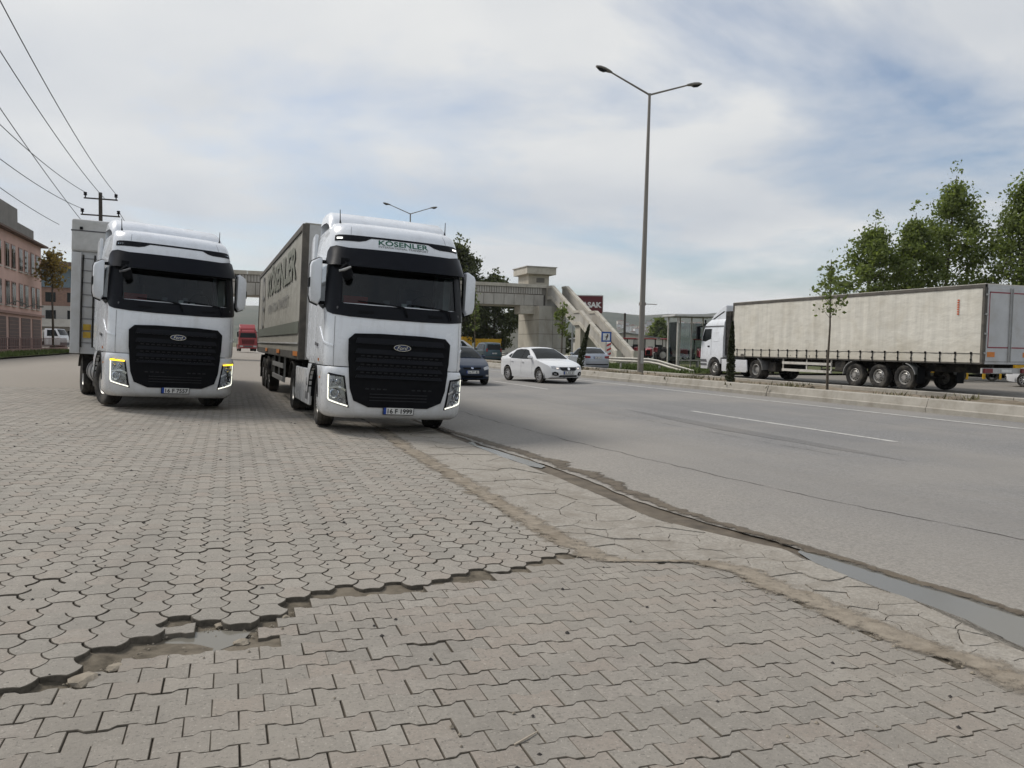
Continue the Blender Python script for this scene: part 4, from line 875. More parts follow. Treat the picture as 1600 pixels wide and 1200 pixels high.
def tarp(name, c, streak, rough=.75, spec=.15):
    k = NM(name); co = k.coord('Object'); cc = k.ramp(k.noise(k.coord('Object', (1, 1.6, .12)), 2.4, 6, .65), [(.3, tuple(x*.80 for x in c)), (.65, c)])
    cc = k.mix(k.ramp(k.noise(co, .9, 7, .65, .5), [(.48, 0.0), (.75, .6)]), cc, streak)
    cc = k.mix(k.ramp(k.noise(co, 2.6, 7, .7, .2), [(.66, 0.0), (.74, .5)]), cc, tuple(x*.45 for x in streak))
    sz = k.n('ShaderNodeSeparateXYZ'); k.l(co, sz.inputs[0]); e = k.n('ShaderNodeMapRange'); e.inputs[1].default_value = 1.1; e.inputs[2].default_value = 2.1; e.inputs[3].default_value = .55; e.inputs[4].default_value = 0.0
    k.l(k.math('ADD', sz.outputs[2], k.math('MULTIPLY', k.math('SUBTRACT', k.noise(co, 1.4, 5, .6), .5), .9)), e.inputs[0]); cc = k.mix(e.outputs[0], cc, streak)
    k.set(base=cc, rough=rough, spec=spec); k.bump(k.noise(k.coord('Object', (1, .8, 1.6)), 2.2, 4, .5), .03); return k.m
TARPG = tarp('beige_curtain', (.36, .35, .31), (.24, .22, .18)); TARPW = tarp('dirty_white_curtain', (.69, .665, .59), (.46, .42, .335), .6)
RAILD = pmat('weathered_rail', (.075, .068, .058), .7, var=.25, dirt=(.16, .14, .11), damt=.6); RAILG = pmat('grey_trailer_steel', (.46, .46, .45), .6, var=.1, dirt=(.26, .24, .2), damt=.5, dscale=1.2)
PANELG = pmat('silver_panel', (.50, .51, .52), .5, var=.08, scale=2, dirt=(.36, .34, .30), damt=.5, dscale=1.3); STRIPE = pmat('olive_stripe', (.10, .11, .085), .7); FADE = pmat('faded_olive_lettering', (.17, .175, .14), .7); FADG = pmat('faded_grey_lettering', (.15, .15, .145), .7)
REFLT = pmat('red_reflective_tape', (.24, .035, .05), .5); ORNG = pmat('orange_marker', (.62, .20, .03), .5); YEL = pmat('yellow_placard', (.52, .35, .03), .55, dirt=(.3, .12, .03), damt=.5, dscale=8)

def ground_root(name, u, v, rz, extra=0.0):
    return empty(name, (u, v, gz(u)+.002), rz, (math.atan(.03) if -8 < u < 3.9 else 0.0)+extra)
# --- lorry at the gutter
t1 = ground_root('tractor_unit', 2.66, 14.5, R(2.2), R(.8))
tag(t1, 'white sleeper-cab lorry with green roof lettering, plate ending 1999, beside the gutter', 'truck', 'white lorries on the paving')
fmax('a', t1, '16 F 1999', False, True, True, R(-3))
tv, tf, tw = text2d('KÖSENLER', .125, .022, 0, 1.6, 'CENTER'); m = MB(); m.add([cabP(x+.06, 3.375+y, .006) for x, y in tv], tf); m.build('roof_lettering', GREENT, t1)
tv, tf, tw2 = text2d('INTERNATIONAL TRANSPORT', .05, .008, 0, 1.65, 'CENTER'); kk = tw/tw2; m = MB(); m.add([cabP(x*kk+.06, 3.325+y, .006) for x, y in tv], tf); m.build('roof_lettering', GREYT, t1)
off = Matrix.Rotation(R(2.2), 4, 'Z') @ Vector((0, 3.35, 0))
s1 = ground_root('semi_trailer', 2.66+off.x, 14.5+off.y, R(1.6), R(.3))
tag(s1, 'beige curtain-sided trailer with faded olive lettering behind the gutter-side lorry', 'trailer')
trailer(s1, 13.6, 1.18, 4.0, (TARPG, RAILD, RAILG, PANELG), 'new')
def sidetext(body, size, y_front, z, mat, sx=1.0, bold=.0, width=None):
    tv, tf, tw = text2d(body, size, bold, 0, sx, 'RIGHT'); k = width/tw if width else 1; m = MB(); m.add([(-1.302, y_front-x*k, z+y) for x, y in tv], tf); return m.build('curtain_lettering', mat, s1)
sidetext('KÖSENLER', .98, -.35, 2.98, FADE, 1, .035, 8.4)
sidetext('INTERNATIONAL TRANSPORT', .36, 1.2, 2.42, FADG, 1, 0, 6.4)
m = MB(); m.box(-1.30, -1.295, -1.2, 11.9, 1.72, 1.98); m.build('curtain_stripe', STRIPE, s1)
m = MB(); m.box(-1.31, -1.29, -1.25, 12.0, 1.50, 1.53); m.build('curtain_seam', RAILG, s1)
for y in (-1.2, 3.0, 7.2): 
    m = MB(); m.box(-1.296, -1.29, y+.05, y+.9, 1.24, 1.34); m.build('side_marker', ORNG, s1)
m = MB()
cyl_ = [(9.9+.62*math.cos(a), 2.86+.92*math.sin(a)) for a in lin(0, 2*math.pi, 33)[:-1]]; cin = [(9.9+.47*math.cos(a), 2.86+.74*math.sin(a)) for a in lin(0, 2*math.pi, 33)[:-1]]
m.loft([[(-1.303, *p) for p in cyl_], [(-1.303, *p) for p in cin]], caps=False); m.box(-1.304, -1.302, 9.55, 10.25, 2.60, 2.74); m.box(-1.304, -1.302, 9.55, 10.25, 2.96, 3.10); m.build('curtain_emblem', FADG, s1)
# --- lorry turning on the paving
t2 = ground_root('tractor_unit', -1.45, 18.55, R(14.5), R(1.0))
tag(t2, 'white sleeper-cab lorry with lit amber turn signals, plate ending 7557, on the left', 'truck', 'white lorries on the paving')
fmax('b', t2, '16 F 7557', True, False, False, R(12))
off = Matrix.Rotation(R(14.5), 4, 'Z') @ Vector((0, 3.35, 0))
s2 = ground_root('semi_trailer', -1.45+off.x, 18.55+off.y, R(1.5), 0)
tag(s2, 'tall grey trailer with ribbed front wall behind the left lorry', 'trailer')
trailer(s2, 13.0, 1.05, 4.10, (PANELG, RAILG, PANELG, PANELG), 'tipper', 1.55)
y0 = -1.55
for z in (1.30, 1.58, 1.86, 2.14, 2.42, 2.70, 2.98, 3.26):
    m = MB(); m.box(-1.1, 1.1, y0-.004, y0+.012, z, z+.012); m.build('wall_seam', GREYP, s2)
for x in (-1.19, 1.19):
    m = MB(); m.box(x-.10, x+.10, y0-.05, y0+.02, 1.05, 3.4); m.build('front_post', PANELG, s2, bevel=.015)
for x in (-1.07, -.83):
    m = MB(); m.tube([(x, y0-.04, 1.2), (x, y0-.05, 2.2), (x+.02, y0-.04, 3.35)], .018, 8); m.build('air_line', DARK, s2)
m = MB(); m.box(-1.30, 1.30, y0-.07, y0+.02, 3.42, 4.16); m.build('front_hood', RAILG, s2, bevel=.05)
for x in (-1.1, -.5, .1, .7):
    m = MB(); m.box(x-.03, x+.03, y0-.10, y0-.06, 3.92, 3.98); m.build('hood_knob', BLACK, s2)
m = MB(); m.box(-1.31, 1.31, y0-.075, y0+.0, 3.88, 3.91); m.build('hood_bead', GREYP, s2)
for z in (1.42, 1.60):
    m = MB(); m.box(-1.03, -.87, y0-.012, y0+.012, z, z+.14); m.build('placard', YEL, s2)
# --- white articulated lorry across the median
def axor(root, WHITE=None):
    """medium cab seen from the side; forward is -y, origin under the front axle"""
    WHITE = WHITE or globals()['WHITE']
    prof = [(-1.40, .42), (-1.42, .95), (-1.38, 1.5), (-1.30, 2.2), (-1.12, 2.72), (-1.02, 2.90), (-.55, 3.16), (.55, 3.22), (.78, 3.18), (.80, 1.1), (.62, 1.05)]+[(.02+.60*math.cos(a), .52+.58*math.sin(a)) for a in lin(R(20), R(160), 9)]+[(-.66, .42)]
    def hw(y, z): return interp(z, [.4, 1.0, 2.2, 3.0, 3.25], [1.2, 1.23, 1.22, 1.14, 1.02])
    def mp(t, y, z, off=0): return (t*(hw(y, z)+off), y+.13*t*t*interp(y, [-1.45, -.9, -.6], [1, .5, 0]), z)
    m = MB(); ts = [-1, -.93, -.75, -.4, 0, .4, .75, .93, 1]; body_from_profile(m, prof, ts, mp); m.build('cab', WHITE, root, smooth=40)
    for sg in (1, -1):
        S = lambda s, z, off=0: mp(sg, s, z, off)
        m = MB(); wrapplate(m, [(-1.22, 2.02), (-1.04, 2.62), (-.38, 2.62), (-.36, 2.12), (-.9, 2.0)], S, .2, .2, .01, .012); m.build('side_window', DGLASS, root)
        m = MB(); wrapplate(m, [(-1.28, 1.98), (-1.08, 2.66), (-.34, 2.66), (-.32, 2.10), (-.9, 1.95)], S, .2, .2, .01, .006); m.build('window_trim', BLACK, root)
        m = MB(); wrapplate(m, [(-.62, 1.64), (-.62, 1.72), (-.44, 1.72), (-.44, 1.64)], S, 0, 0, .02, .02); m.build('door_handle', BLACK, root)
        for yy in (-.30, -1.24):
            m = MB(); wrapplate(m, [(yy, 1.2), (yy, 2.66), (yy+.014, 2.66), (yy+.014, 1.2)], S, 0, .2, 0, .004); m.build('panel_gap', GREYP, root)
        m = MB(); wrapplate(m, [(-1.3, 2.74), (-1.05, 2.83), (.75, 2.83), (.75, 2.78), (-1.05, 2.77)], S, .3, 0, .03, .03); m.build('rain_rail', GREYP, root)
        m = MB(); wrapplate(m, [(-.1, 1.95), (-.1, 2.5), (.35, 2.5), (.35, 1.95)], S, 0, 0, .01, .012); m.build('side_panel', WHITE, root, bevel=.02)
        m = MB(); wrapplate(m, [(-1.40, .80), (-1.40, .95), (-.78, .95), (-.66, .80)], S, 0, 0, .01, .008); m.build('step', GREYP, root)
        m = MB(); wrapplate(m, [(-1.40, .60), (-1.40, .72), (-.74, .72), (-.68, .60)], S, 0, 0, .01, .008); m.build('step', GREYP, root)
        m = MB(); m.box(min(sg*1.28, sg*1.48), max(sg*1.28, sg*1.48), -1.42, -1.26, 2.08, 2.82); m.box(min(sg*1.1, sg*1.34), max(sg*1.1, sg*1.34), -1.36, -1.3, 2.78, 2.85); m.build('mirror', BLACK, root, bevel=.03)
        m = MB(); m.prism([(.75, .32), (.72, .98), (2.9, .98), (2.96, .4), (2.85, .32)], sg*1.17, sg*1.235, 'x'); m.build('side_skirt', WHITE, root, bevel=.02)
        m = MB(); m.box(min(sg*1.2, sg*1.25), max(sg*1.2, sg*1.25), -1.44, -1.32, 1.05, 1.4); m.build('corner_lamp', REFLT if sg > 0 else AMBD, root, bevel=.02)
        truck_wheel(root, sg*1.04, 0, sg); truck_wheel(root, sg*.93, 3.6, sg, dual=True)
        m = MB(); rows = [[(sg*.60, 3.6+.60*math.cos(a), .505+.62*math.sin(a)), (sg*1.26, 3.6+.60*math.cos(a), .505+.62*math.sin(a)), (sg*1.26, 3.6+.57*math.cos(a), .505+.59*math.sin(a)), (sg*.60, 3.6+.57*math.cos(a), .505+.59*math.sin(a))] for a in lin(R(70), R(0), 8)]; m.loft(rows); m.build('rear_mudguard', STEEL, root, smooth=50)
    def FP(s, z, off=0): return mp(s/1.2, interp(z, [.42, .95, 1.5, 2.2, 2.72, 2.90], [-1.40, -1.42, -1.38, -1.30, -1.12, -1.02])-off, z)
    m = MB(); wrapplate(m, [(-1.08, 1.98), (-1.02, 2.68), (1.02, 2.68), (1.08, 1.98)], FP, .2, .1, 0, .012); m.build('windscreen', DGLASS, root, smooth=50)
    m = MB(); wrapplate(m, [(-.78, 1.05), (-.85, 1.75), (.85, 1.75), (.78, 1.05)], FP, .2, .1, .01, .012); g_ = m.build('grille', BLACK, root)
    for zz in (1.15, 1.32, 1.49, 1.64): m = MB(); wrapplate(m, [(-.78, zz), (-.78, zz+.06), (.78, zz+.06), (.78, zz)], FP, .2, 0, .02, .03); m.build('slat', WHITE, g_)
    for sg in (1, -1): o = [(.68, .62), (.68, .86), (1.1, .86), (1.12, .62)]; o = o if sg > 0 else mirror_pts(o); m = MB(); wrapplate(m, o, FP, .1, .1, .01, .014); m.build('headlight', HEADL0, root)
    m = MB(); wrapplate(m, [(-.55, .60), (-.55, .85), (.55, .85), (.55, .60)], FP, .2, 0, .01, .014); m.build('lower_grille', GREYP, root)
    m = MB(); m.prism([(-.62, 3.16), (-.35, 3.42), (.55, 3.92), (.78, 3.95), (.78, 3.18)], -1.05, 1.05, 'x'); m.build('roof_deflector', WHITE, root, bevel=.04)
    m = MB(); m.prism([(-.46, 3.20), (.55, 3.62), (.70, 3.60), (-.3, 3.2)], -1.056, 1.056, 'x'); m.build('deflector_slot', BLACK, root)
    m = MB(); m.box(-1.08, 1.08, .80, 1.25, 1.2, 3.6); m.build('cab_rear_bellows', DARK, root)
    m = MB(); m.tube([(-.9, -1.25, 2.9), (-.95, -1.3, 3.05), (-.95, -1.3, 3.2)], .05, 8); m.tube([(.9, -1.25, 2.9), (.95, -1.3, 3.05), (.95, -1.3, 3.2)], .05, 8); m.build('roof_horn', BLACK, root)
    m = MB()
    for sg in (1, -1): m.box(min(sg*.33, sg*.43), max(sg*.33, sg*.43), -.9, 4.6, .72, .98)
    m.box(-.9, .9, -.08, .08, .42, .56); m.tube([(-.9, 3.6, .505), (.9, 3.6, .505)], .11, 10); m.box(-1.0, 1.0, 4.35, 4.9, .45, .9); m.box(-.5, .5, 3.0, 3.7, .98, 1.12); m.build('chassis', DARK, root)
def refine(prof, sy, sz):
    out = []
    for i in range(len(prof)):
        a, b = prof[i], prof[(i+1) % len(prof)]; cuts = set()
        for ax, st in ((0, sy), (1, sz)):
            lo, hi = sorted((a[ax], b[ax]))
            if hi-lo < 1e-6: continue
            k = math.ceil((lo+1e-6)/st)
            while k*st < hi-1e-6: cuts.add((k*st-a[ax])/(b[ax]-a[ax])); k += 1
        out.append(tuple(a)); last = 0
        for t in sorted(cuts):
            if t-last > 1e-4 and t < 1-1e-4: out.append((a[0]+(b[0]-a[0])*t, a[1]+(b[1]-a[1])*t)); last = t
    return out
def body_from_profile(m, prof, ts, mp):
    prof = refine(prof, .25, .12); n = len(prof); secs = []
    for t in ts: secs.append([mp(t, y, z) for y, z in prof])
    vv = [q for c_ in secs for q in c_]; ff = []
    for i in range(len(secs)-1):
        for j in range(n): ff.append((i*n+j, i*n+(j+1) % n, (i+1)*n+(j+1) % n, (i+1)*n+j))
    # end caps as triangulated grids
    m.add(vv, ff)
    for t in (ts[0], ts[-1]):
        wrapplate(m, prof, lambda s, z, off=0, t=t: mp(t, s, z), .25, .12)
WU, WV = 26.62, 36.15
wt = empty('tractor_unit', (WU, WV, .01), math.pi); axor(wt); tag(wt, 'white short-haul lorry cab at the head of the long trailer across the median', 'truck')
ws = empty('semi_trailer', (WU, WV-3.35, .01), math.pi); tag(ws, 'long dirty-white curtain-sided trailer with grey rear doors across the median', 'trailer')
trailer(ws, 14.6, 1.14, 4.02, (TARPW, RAILD, RAILG, PANELG), 'old', 1.65, 1.3)
yr = 12.95
for sg in (1, -1):
    m = MB(); m.box(min(sg*.02, sg*1.16), max(sg*.02, sg*1.16), yr-.012, yr+.025, 1.24, 3.88); dl = m.build('door_leaf', PANELG, ws, bevel=.01)
    for a, b, c_, d in ((.05, 1.10, 3.70, 3.745), (.05, 1.10, 1.72, 1.765), (1.06, 1.10, 1.72, 3.745)):
        m = MB(); m.box(min(sg*a, sg*b), max(sg*a, sg*b), yr+.022, yr+.030, c_, d); m.build('reflective_tape', REFLT, dl)
    m = MB(); m.box(min(sg*.72, sg*1.10), max(sg*.72, sg*1.10), yr+.022, yr+.032, 1.40, 1.58); m.build('marker_panel', ORNG, dl)
    for x in (.06,):
        m = MB(); m.tube([(sg*x, yr+.05, 1.2), (sg*x, yr+.05, 3.9)], .016, 8); m.build('lock_rod', STEEL, dl)
    for z in (1.5, 2.2, 2.9, 3.6):
        m = MB(); m.box(min(sg*1.14, sg*1.26), max(sg*1.14, sg*1.26), yr-.0, yr+.045, z, z+.07); m.build('hinge', STEEL, dl)
    m = MB(); m.box(min(sg*.75, sg*1.15), max(sg*.75, sg*1.15), yr-.08, yr+.02, .82, .98); m.build('tail_lamp', pmat('tail_lamp_red', (.16, .015, .02), .35), ws)
m = MB(); m.box(-1.2, 1.2, yr-.12, yr-.06, .80, 1.0); m.box(-.25, .35, yr-.06, yr-.05, .82, .96, 0); m.build('rear_bumper', RAILG, ws)
m = MB(); m.box(-.26, .26, yr-.04, yr-.02, .84, .95); m.build('number_plate', PLATEW, ws)
for k in range(7):
    m = MB(); m.box(1.305, 1.309, 11.9-.04, 11.9+.04, 3.45-k*.085, 3.45-k*.085+.055); m.build('curtain_mark', pmat('orange_red_print', (.5, .10, .03), .6), ws)

# ================================================================ cars
C_TYRE = tyre_mesh(.315, .205, .205, 28)
def car_rim(n, w_, covers):
    m = MB(); h = .1; m.lathe([(.205, -h*.7), (.205, h*.75), (.198, h*.85), (.185, h*.6), (.18, -h*.2), (0, -h*.2)], 24, mi=1)
    for k in range(n):
        a = 2*math.pi*k/n; Mx = Matrix.Rotation(a, 4, 'X'); wv = w_
        m.add([Mx @ Vector(p) for p in ((h*.55, -wv*.7, .04), (h*.55, wv*.7, .04), (h*.75, wv, .195), (h*.75, -wv, .195), (h*.1, -wv*.7, .04), (h*.1, wv*.7, .04), (h*.2, wv, .195), (h*.2, -wv, .195))], [(0, 1, 2, 3), (0, 3, 7, 4), (1, 5, 6, 2), (4, 7, 6, 5)])
    m.lathe([(.06, h*.2), (.06, h*.6), (.045, h*.7), (0, h*.7)], 16); m.lathe([(.205, h*.7), (.203, h*.84), (.185, h*.84), (.185, h*.5)], 28)
    return m.mesh('rim', [pmat('alloy', (.55, .55, .56), .3, .7, var=.05), BLACK], 40)
RIM10 = car_rim(10, .022, 1); RIM7 = car_rim(7, .035, 1)
def car(root, S, paint):
    """S: profile in (y, z) with forward -y; half width; wheel positions; window outlines"""
    W2 = S['w']/2; yf, yb = S['yf'], S['yb']; wr = S.get('wr', .315); k = wr/.315; ya, yc = S['axles']; belt = S['belt']
    def arch(yc_): return [(yc_+.385*k*math.cos(a), wr+.385*k*math.sin(a)) for a in lin(R(-22), R(202), 11)]
    prof = S['top']+[(yb-.12, .24)]+[(a, max(b, .2)) for a, b in arch(yc)]+[(a, max(b, .2)) for a, b in arch(ya)]+[(yf+.16, .24)]
    def hw(y, z):
        w_ = W2*interp(z, [.2, .45, belt, S['roof']-.08, S['roof']+.05], [.95, 1.0, .985, S.get('tumble', .72), S.get('tumble', .72)-.06])
        return w_*(1-S.get('taper_f', .15)*max(0, min(1, (yf+.9-y)/.9))**2.2-S.get('taper_r', .14)*max(0, min(1, (y-yb+.7)/.7))**2.2)
    def mp(t, y, z, off=0):
        bow = .20*interp(y, [yf, yf+.5, yf+1.1], [1, .6, 0])-.14*interp(y, [yb-.8, yb], [0, 1])
        crown = .035*(1-t*t)*interp(z, [belt-.15, belt, S['roof']], [0, .6, 1])
        return (t*hw(y, z)+(off if t > 0 else -off)*(abs(t) > .999), y+bow*abs(t)**3, z+crown)
    m = MB(); ts = [-1, -.96, -.88, -.7, -.4, 0, .4, .7, .88, .96, 1]; body_from_profile(m, prof, ts, mp); body = m.build('body', paint, root, smooth=32)
    for sg in (1, -1):
        sp = lambda s, z, off=0: mp(sg, s, z, off)
        for nm, o, mt, of, th in S['side']:
            m = MB(); wrapplate(m, o, sp, .2, .1, th, of); m.build(nm, mt, root, smooth=50)
        for yw in (ya, yc):
            w_ = link('wheel', C_TYRE, root); w_.location = (sg*(W2-.105), yw, wr); w_.scale = (1, k, k); w_.rotation_euler = (random.random()*6, 0, math.pi if sg < 0 else 0); link('rim', S['rim'], w_)
            m = MB(); rows = [[(sg*.35, yw+.378*k*math.cos(a), wr+.378*k*math.sin(a)), (sg*(W2-.03), yw+.378*k*math.cos(a), wr+.378*k*math.sin(a))] for a in lin(R(-15), R(195), 11)]; m.loft(rows, closed=False, caps=False); m.build('wheel_well', BLACK, root)
        ym = S['mirror_y']; m = MB(); secs = []
        for q, s_ in ((0, .7), (.05, 1), (.15, .95), (.2, .5)): secs.append([(sg*(W2*.93+q), ym+.06*s_*math.cos(a)*1.2, belt+.10+.075*s_*math.sin(a)) for a in lin(0, 2*math.pi, 11)[:-1]])
        m.loft(secs); m.build('door_mirror', S.get('mirror_mat', paint), root, smooth=50)
    # windscreen and rear window: strips along the profile
    def strip_win(nm, p0, p1, t0, t1, mt, off=.008):
        (ya_, za), (yb_, zb) = p0, p1; d = Vector((yb_-ya_, zb-za)).normalized(); nrm = Vector((-d.y, d.x)); nrm = nrm if nrm.y > 0 else -nrm; m = MB(); rows = []
        for i in range(9):
            f = i/8; y_ = ya_+(yb_-ya_)*f; z_ = interp(y_, PYS, PZS); tt = t0+(t1-t0)*f
            rows.append([(lambda q: (q[0], q[1]+nrm.x*off, q[2]+nrm.y*off))(mp(tt*j/6, y_, z_)) for j in range(-6, 7)])
        m.loft(rows, closed=False, caps=False); m.build(nm, mt, root, smooth=60)
    tp = sorted(p for p in S['top'] if p[1] >= S['face_z'][0]); PYS, PZS = [p[0] for p in tp], [p[1] for p in tp]
    for a in S['screens']: strip_win(*a)
    # pieces on the nose and tail given in (x, z) at a profile face
    def face(sign):
        def f(x, z, off=0):
            lim = [p for p in S['top']]; ylist = sorted((p[1], p[0]) for p in lim if (p[0] < (yf+yb)/2) == (sign < 0) and p[1] <= S['face_z'][0 if sign < 0 else 1]+.001)
            y_ = interp(z, [q[0] for q in ylist], [q[1] for q in ylist]); t = max(-1, min(1, x/hw(y_, z))); q = mp(t, y_, z)
            nx = .45*t*abs(t); return (q[0]+nx*off, q[1]+sign*off, z)
        return f
    for nm, sign, o, mt, of, th in S['faces']:
        f = face(sign); m = MB(); wrapplate(m, o, f, .08, .06, th, of); m.build(nm, mt, root, smooth=40)
    if 'plate' in S:
        sign, zc, txt = S['plate']; f = face(sign); plate_obj(root, txt, (lambda a, b, off, f=f: f(-a if sign > 0 else a, zc+b, .02+off)), .50, .11)
    m = MB(); m.box(-W2*.8, W2*.8, yf+.35, yb-.3, .2, .34); m.build('underbody', BLACK, root)
    return root
def both(o): return [o, mirror_pts(o)]
HEADL = pmat('headlamp_glass', (.42, .43, .45), .08, .4, var=.3, scale=18); LAMPW = emat('lit_headlamp', (1, .90, .80), .7); TAILR = pmat('tail_lamp_lens', (.20, .012, .012), .2)
CARW = pmat('white_car_paint', (.74, .75, .76), .18, var=.02, coat=.8); CARB = pmat('navy_car_paint', (.008, .018, .042), .3, var=.1, coat=.15, spec=.3); CARS = pmat('silver_car_paint', (.40, .44, .50), .28, .5, var=.04, coat=.6); CART = pmat('teal_car_paint', (.035, .075, .095), .3, .2, var=.08, coat=.5)
SED_TOP = [(-2.20, .26), (-2.27, .36), (-2.27, .52), (-2.22, .66), (-2.08, .75), (-1.7, .85), (-1.25, .93), (-1.02, .975), (-.62, 1.22), (-.22, 1.41), (.05, 1.465), (.45, 1.475), (.85, 1.43), (1.25, 1.27), (1.62, 1.09), (1.9, 1.07), (2.16, 1.055), (2.20, .98), (2.25, .72), (2.22, .45), (2.16, .28)]
def sedan_spec(plate, rear=False):
    glass = [('side_window', [(-.72, .985), (-.18, 1.36), (.08, 1.40), (.08, .985)], DGLASS, .006, 0), ('side_window', [(.14, .985), (.14, 1.40), (.55, 1.405), (.86, 1.36), (1.02, 1.20), (1.02, 1.0)], DGLASS, .006, 0), ('side_window', [(1.06, 1.02), (1.06, 1.20), (1.16, 1.20), (1.32, 1.08)], DGLASS, .006, 0),
             ('window_trim', [(.08, .985), (.08, 1.41), (.14, 1.41), (.14, .985)], BLACK, .007, 0)]
    lines = [('door_gap', [(-.78, .35), (-.80, .96), (-.79, .96), (-.77, .35)], GREYP, .003, 0), ('door_gap', [(.11, .33), (.11, .98), (.12, .98), (.12, .33)], GREYP, .003, 0), ('door_gap', [(1.02, .62), (1.05, .98), (1.06, .98), (1.03, .62)], GREYP, .003, 0)]
    hand = [('door_handle', [(-.10, .84), (-.10, .87), (.06, .875), (.06, .845)], CARW if not rear else CARS, .03, .03), ('door_handle', [(.80, .86), (.80, .89), (.96, .895), (.96, .865)], CARW if not rear else CARS, .03, .03)]
    S = dict(top=SED_TOP, w=1.79, yf=-2.27, yb=2.25, axles=(-1.33, 1.31), belt=.97, roof=1.475, rim=RIM10, mirror_y=-.68, side=glass+lines+hand, face_z=(.75, 1.055),
             screens=[('windscreen', (-.98, .995), (-.20, 1.415), .90, .93, DGLASS), ('rear_window', (1.60, 1.10), (.90, 1.40), .84, .90, DGLASS)])
    F = []
    for o in both([(.38, .585), (.44, .69), (.62, .735), (.73, .715), (.72, .64), (.52, .585)]): F.append(('headlight', -1, o, HEADL, .012, .01))
    for o in both([(.46, .61), (.47, .66), (.55, .67), (.56, .615)]): F.append(('headlamp_bulb', -1, o, LAMPW, .02, .006))
    F.append(('grille', -1, [(-.38, .585), (-.42, .69), (.42, .69), (.38, .585), (.31, .545), (-.31, .545)], BLACK, .014, .012))
    for z in (.57, .605, .64, .672): F.append(('grille_bar', -1, [(-.34, z), (-.34, z+.008), (.34, z+.008), (.34, z)], GREYP, .02, .004))
    F.append(('badge', -1, [(.06*math.cos(a), .622+.06*math.sin(a)) for a in lin(0, 2*math.pi, 17)[:-1]], CHROME, .026, .008))
    F.append(('lower_grille', -1, [(-.46, .285), (-.40, .355), (.40, .355), (.46, .285)], BLACK, .012, .01))
    for o in both([(.47, .35), (.49, .46), (.62, .505), (.72, .46), (.715, .36), (.58, .325)]): F.append(('fog_lamp_recess', -1, o, BLACK, .010, .008))
    for o in both([(.55, .38), (.55, .42), (.66, .43), (.66, .39)]): F.append(('fog_lamp', -1, o, HEADL, .016, .006))
    for o in both([(.46, .82), (.46, .95), (.80, .99), (.86, .94), (.84, .80)]): F.append(('tail_lamp', 1, o, TAILR, .012, .01))
    F.append(('boot_gap', 1, [(-.80, .735), (-.80, .745), (.80, .745), (.80, .735)], GREYP, .006, 0))
    F.append(('rear_bumper_trim', 1, [(-.70, .40), (-.74, .47), (.74, .47), (.70, .40)], BLACK, .01, .008))
    S['faces'] = F
    S['plate'] = (1, .86, plate) if rear else (-1, .455, plate)
    return S
# white saloon on the middle lane
def on_road(name, u, v, rz): return empty(name, (u, v, gz(u)+.014), rz)
def cam2uv(x, y): a = R(20.3); return (x*math.cos(a)+y*math.sin(a), -x*math.sin(a)+y*math.cos(a))
cw = on_road('car', 12.75, 31.0, R(10)); car(cw, sedan_spec('16 AVC 87'), CARW); tag(cw, 'white saloon car with black grille driving on the near carriageway', 'car')
cs = on_road('car', 22.0, 45.2, R(170)); cs.location.z = .012; car(cs, sedan_spec('16 BK 341', True), CARS); tag(cs, 'silver saloon car seen from behind by the guard rail', 'car')
HAT_TOP = [(-1.98, .26), (-2.06, .36), (-2.06, .52), (-2.02, .66), (-1.9, .76), (-1.5, .90), (-1.15, .985), (-.98, 1.03), (-.55, 1.29), (-.2, 1.44), (.2, 1.49), (.7, 1.49), (1.2, 1.44), (1.45, 1.28), (1.72, 1.06), (1.90, 1.02), (2.0, .95), (2.04, .7), (2.02, .45), (1.95, .28)]
def hatch_spec(plate):
    S = dict(top=HAT_TOP, w=1.70, yf=-2.06, yb=2.04, axles=(-1.25, 1.25), belt=1.0, roof=1.49, rim=RIM7, mirror_y=-.68, wr=.30, face_z=(.76, 1.02), tumble=.74,
             side=[('side_window', [(-.66, 1.04), (-.16, 1.40), (.10, 1.43), (.10, 1.03)], DGLASS, .006, 0), ('side_window', [(.16, 1.03), (.16, 1.43), (.7, 1.43), (1.1, 1.38), (1.2, 1.1), (1.15, 1.05)], DGLASS, .006, 0), ('door_gap', [(-.8, .35), (-.8, .98), (-.79, .98), (-.79, .35)], BLACK, .003, 0)],
             screens=[('windscreen', (-.95, 1.045), (-.20, 1.445), .90, .92, DGLASS), ('rear_window', (1.70, 1.08), (1.24, 1.42), .86, .90, DGLASS)])
    F = []
    for o in both([(.50, .60), (.46, .70), (.62, .84), (.78, .90), (.83, .82), (.78, .66)]): F.append(('headlight', -1, [(a, min(b, .76)) for a, b in o] if False else [(.50*(-1 if o[0][0] < 0 else 1), .60), (.47*(-1 if o[0][0] < 0 else 1), .69), (.64*(-1 if o[0][0] < 0 else 1), .755), (.80*(-1 if o[0][0] < 0 else 1), .755), (.80*(-1 if o[0][0] < 0 else 1), .66)], HEADL, .012, .01))
    F.append(('grille', -1, [(-.34, .64), (-.38, .71), (.38, .71), (.34, .64)], BLACK, .012, .01)); F.append(('badge', -1, [(.055*math.cos(a), .685+.035*math.sin(a)) for a in lin(0, 2*math.pi, 17)[:-1]], CHROME, .022, .008))
    F.append(('lower_grille', -1, [(-.42, .30), (-.46, .40), (.46, .40), (.42, .30)], BLACK, .012, .01))
    for o in both([(.56, .36), (.56, .42), (.72, .42), (.72, .36)]): F.append(('fog_lamp', -1, o, HEADL, .012, .008))
    for o in both([(.55, .75), (.55, .95), (.76, .98), (.8, .75)]): F.append(('tail_lamp', 1, o, TAILR, .012, .01))
    S['faces'] = F; S['plate'] = (-1, .53, plate); return S
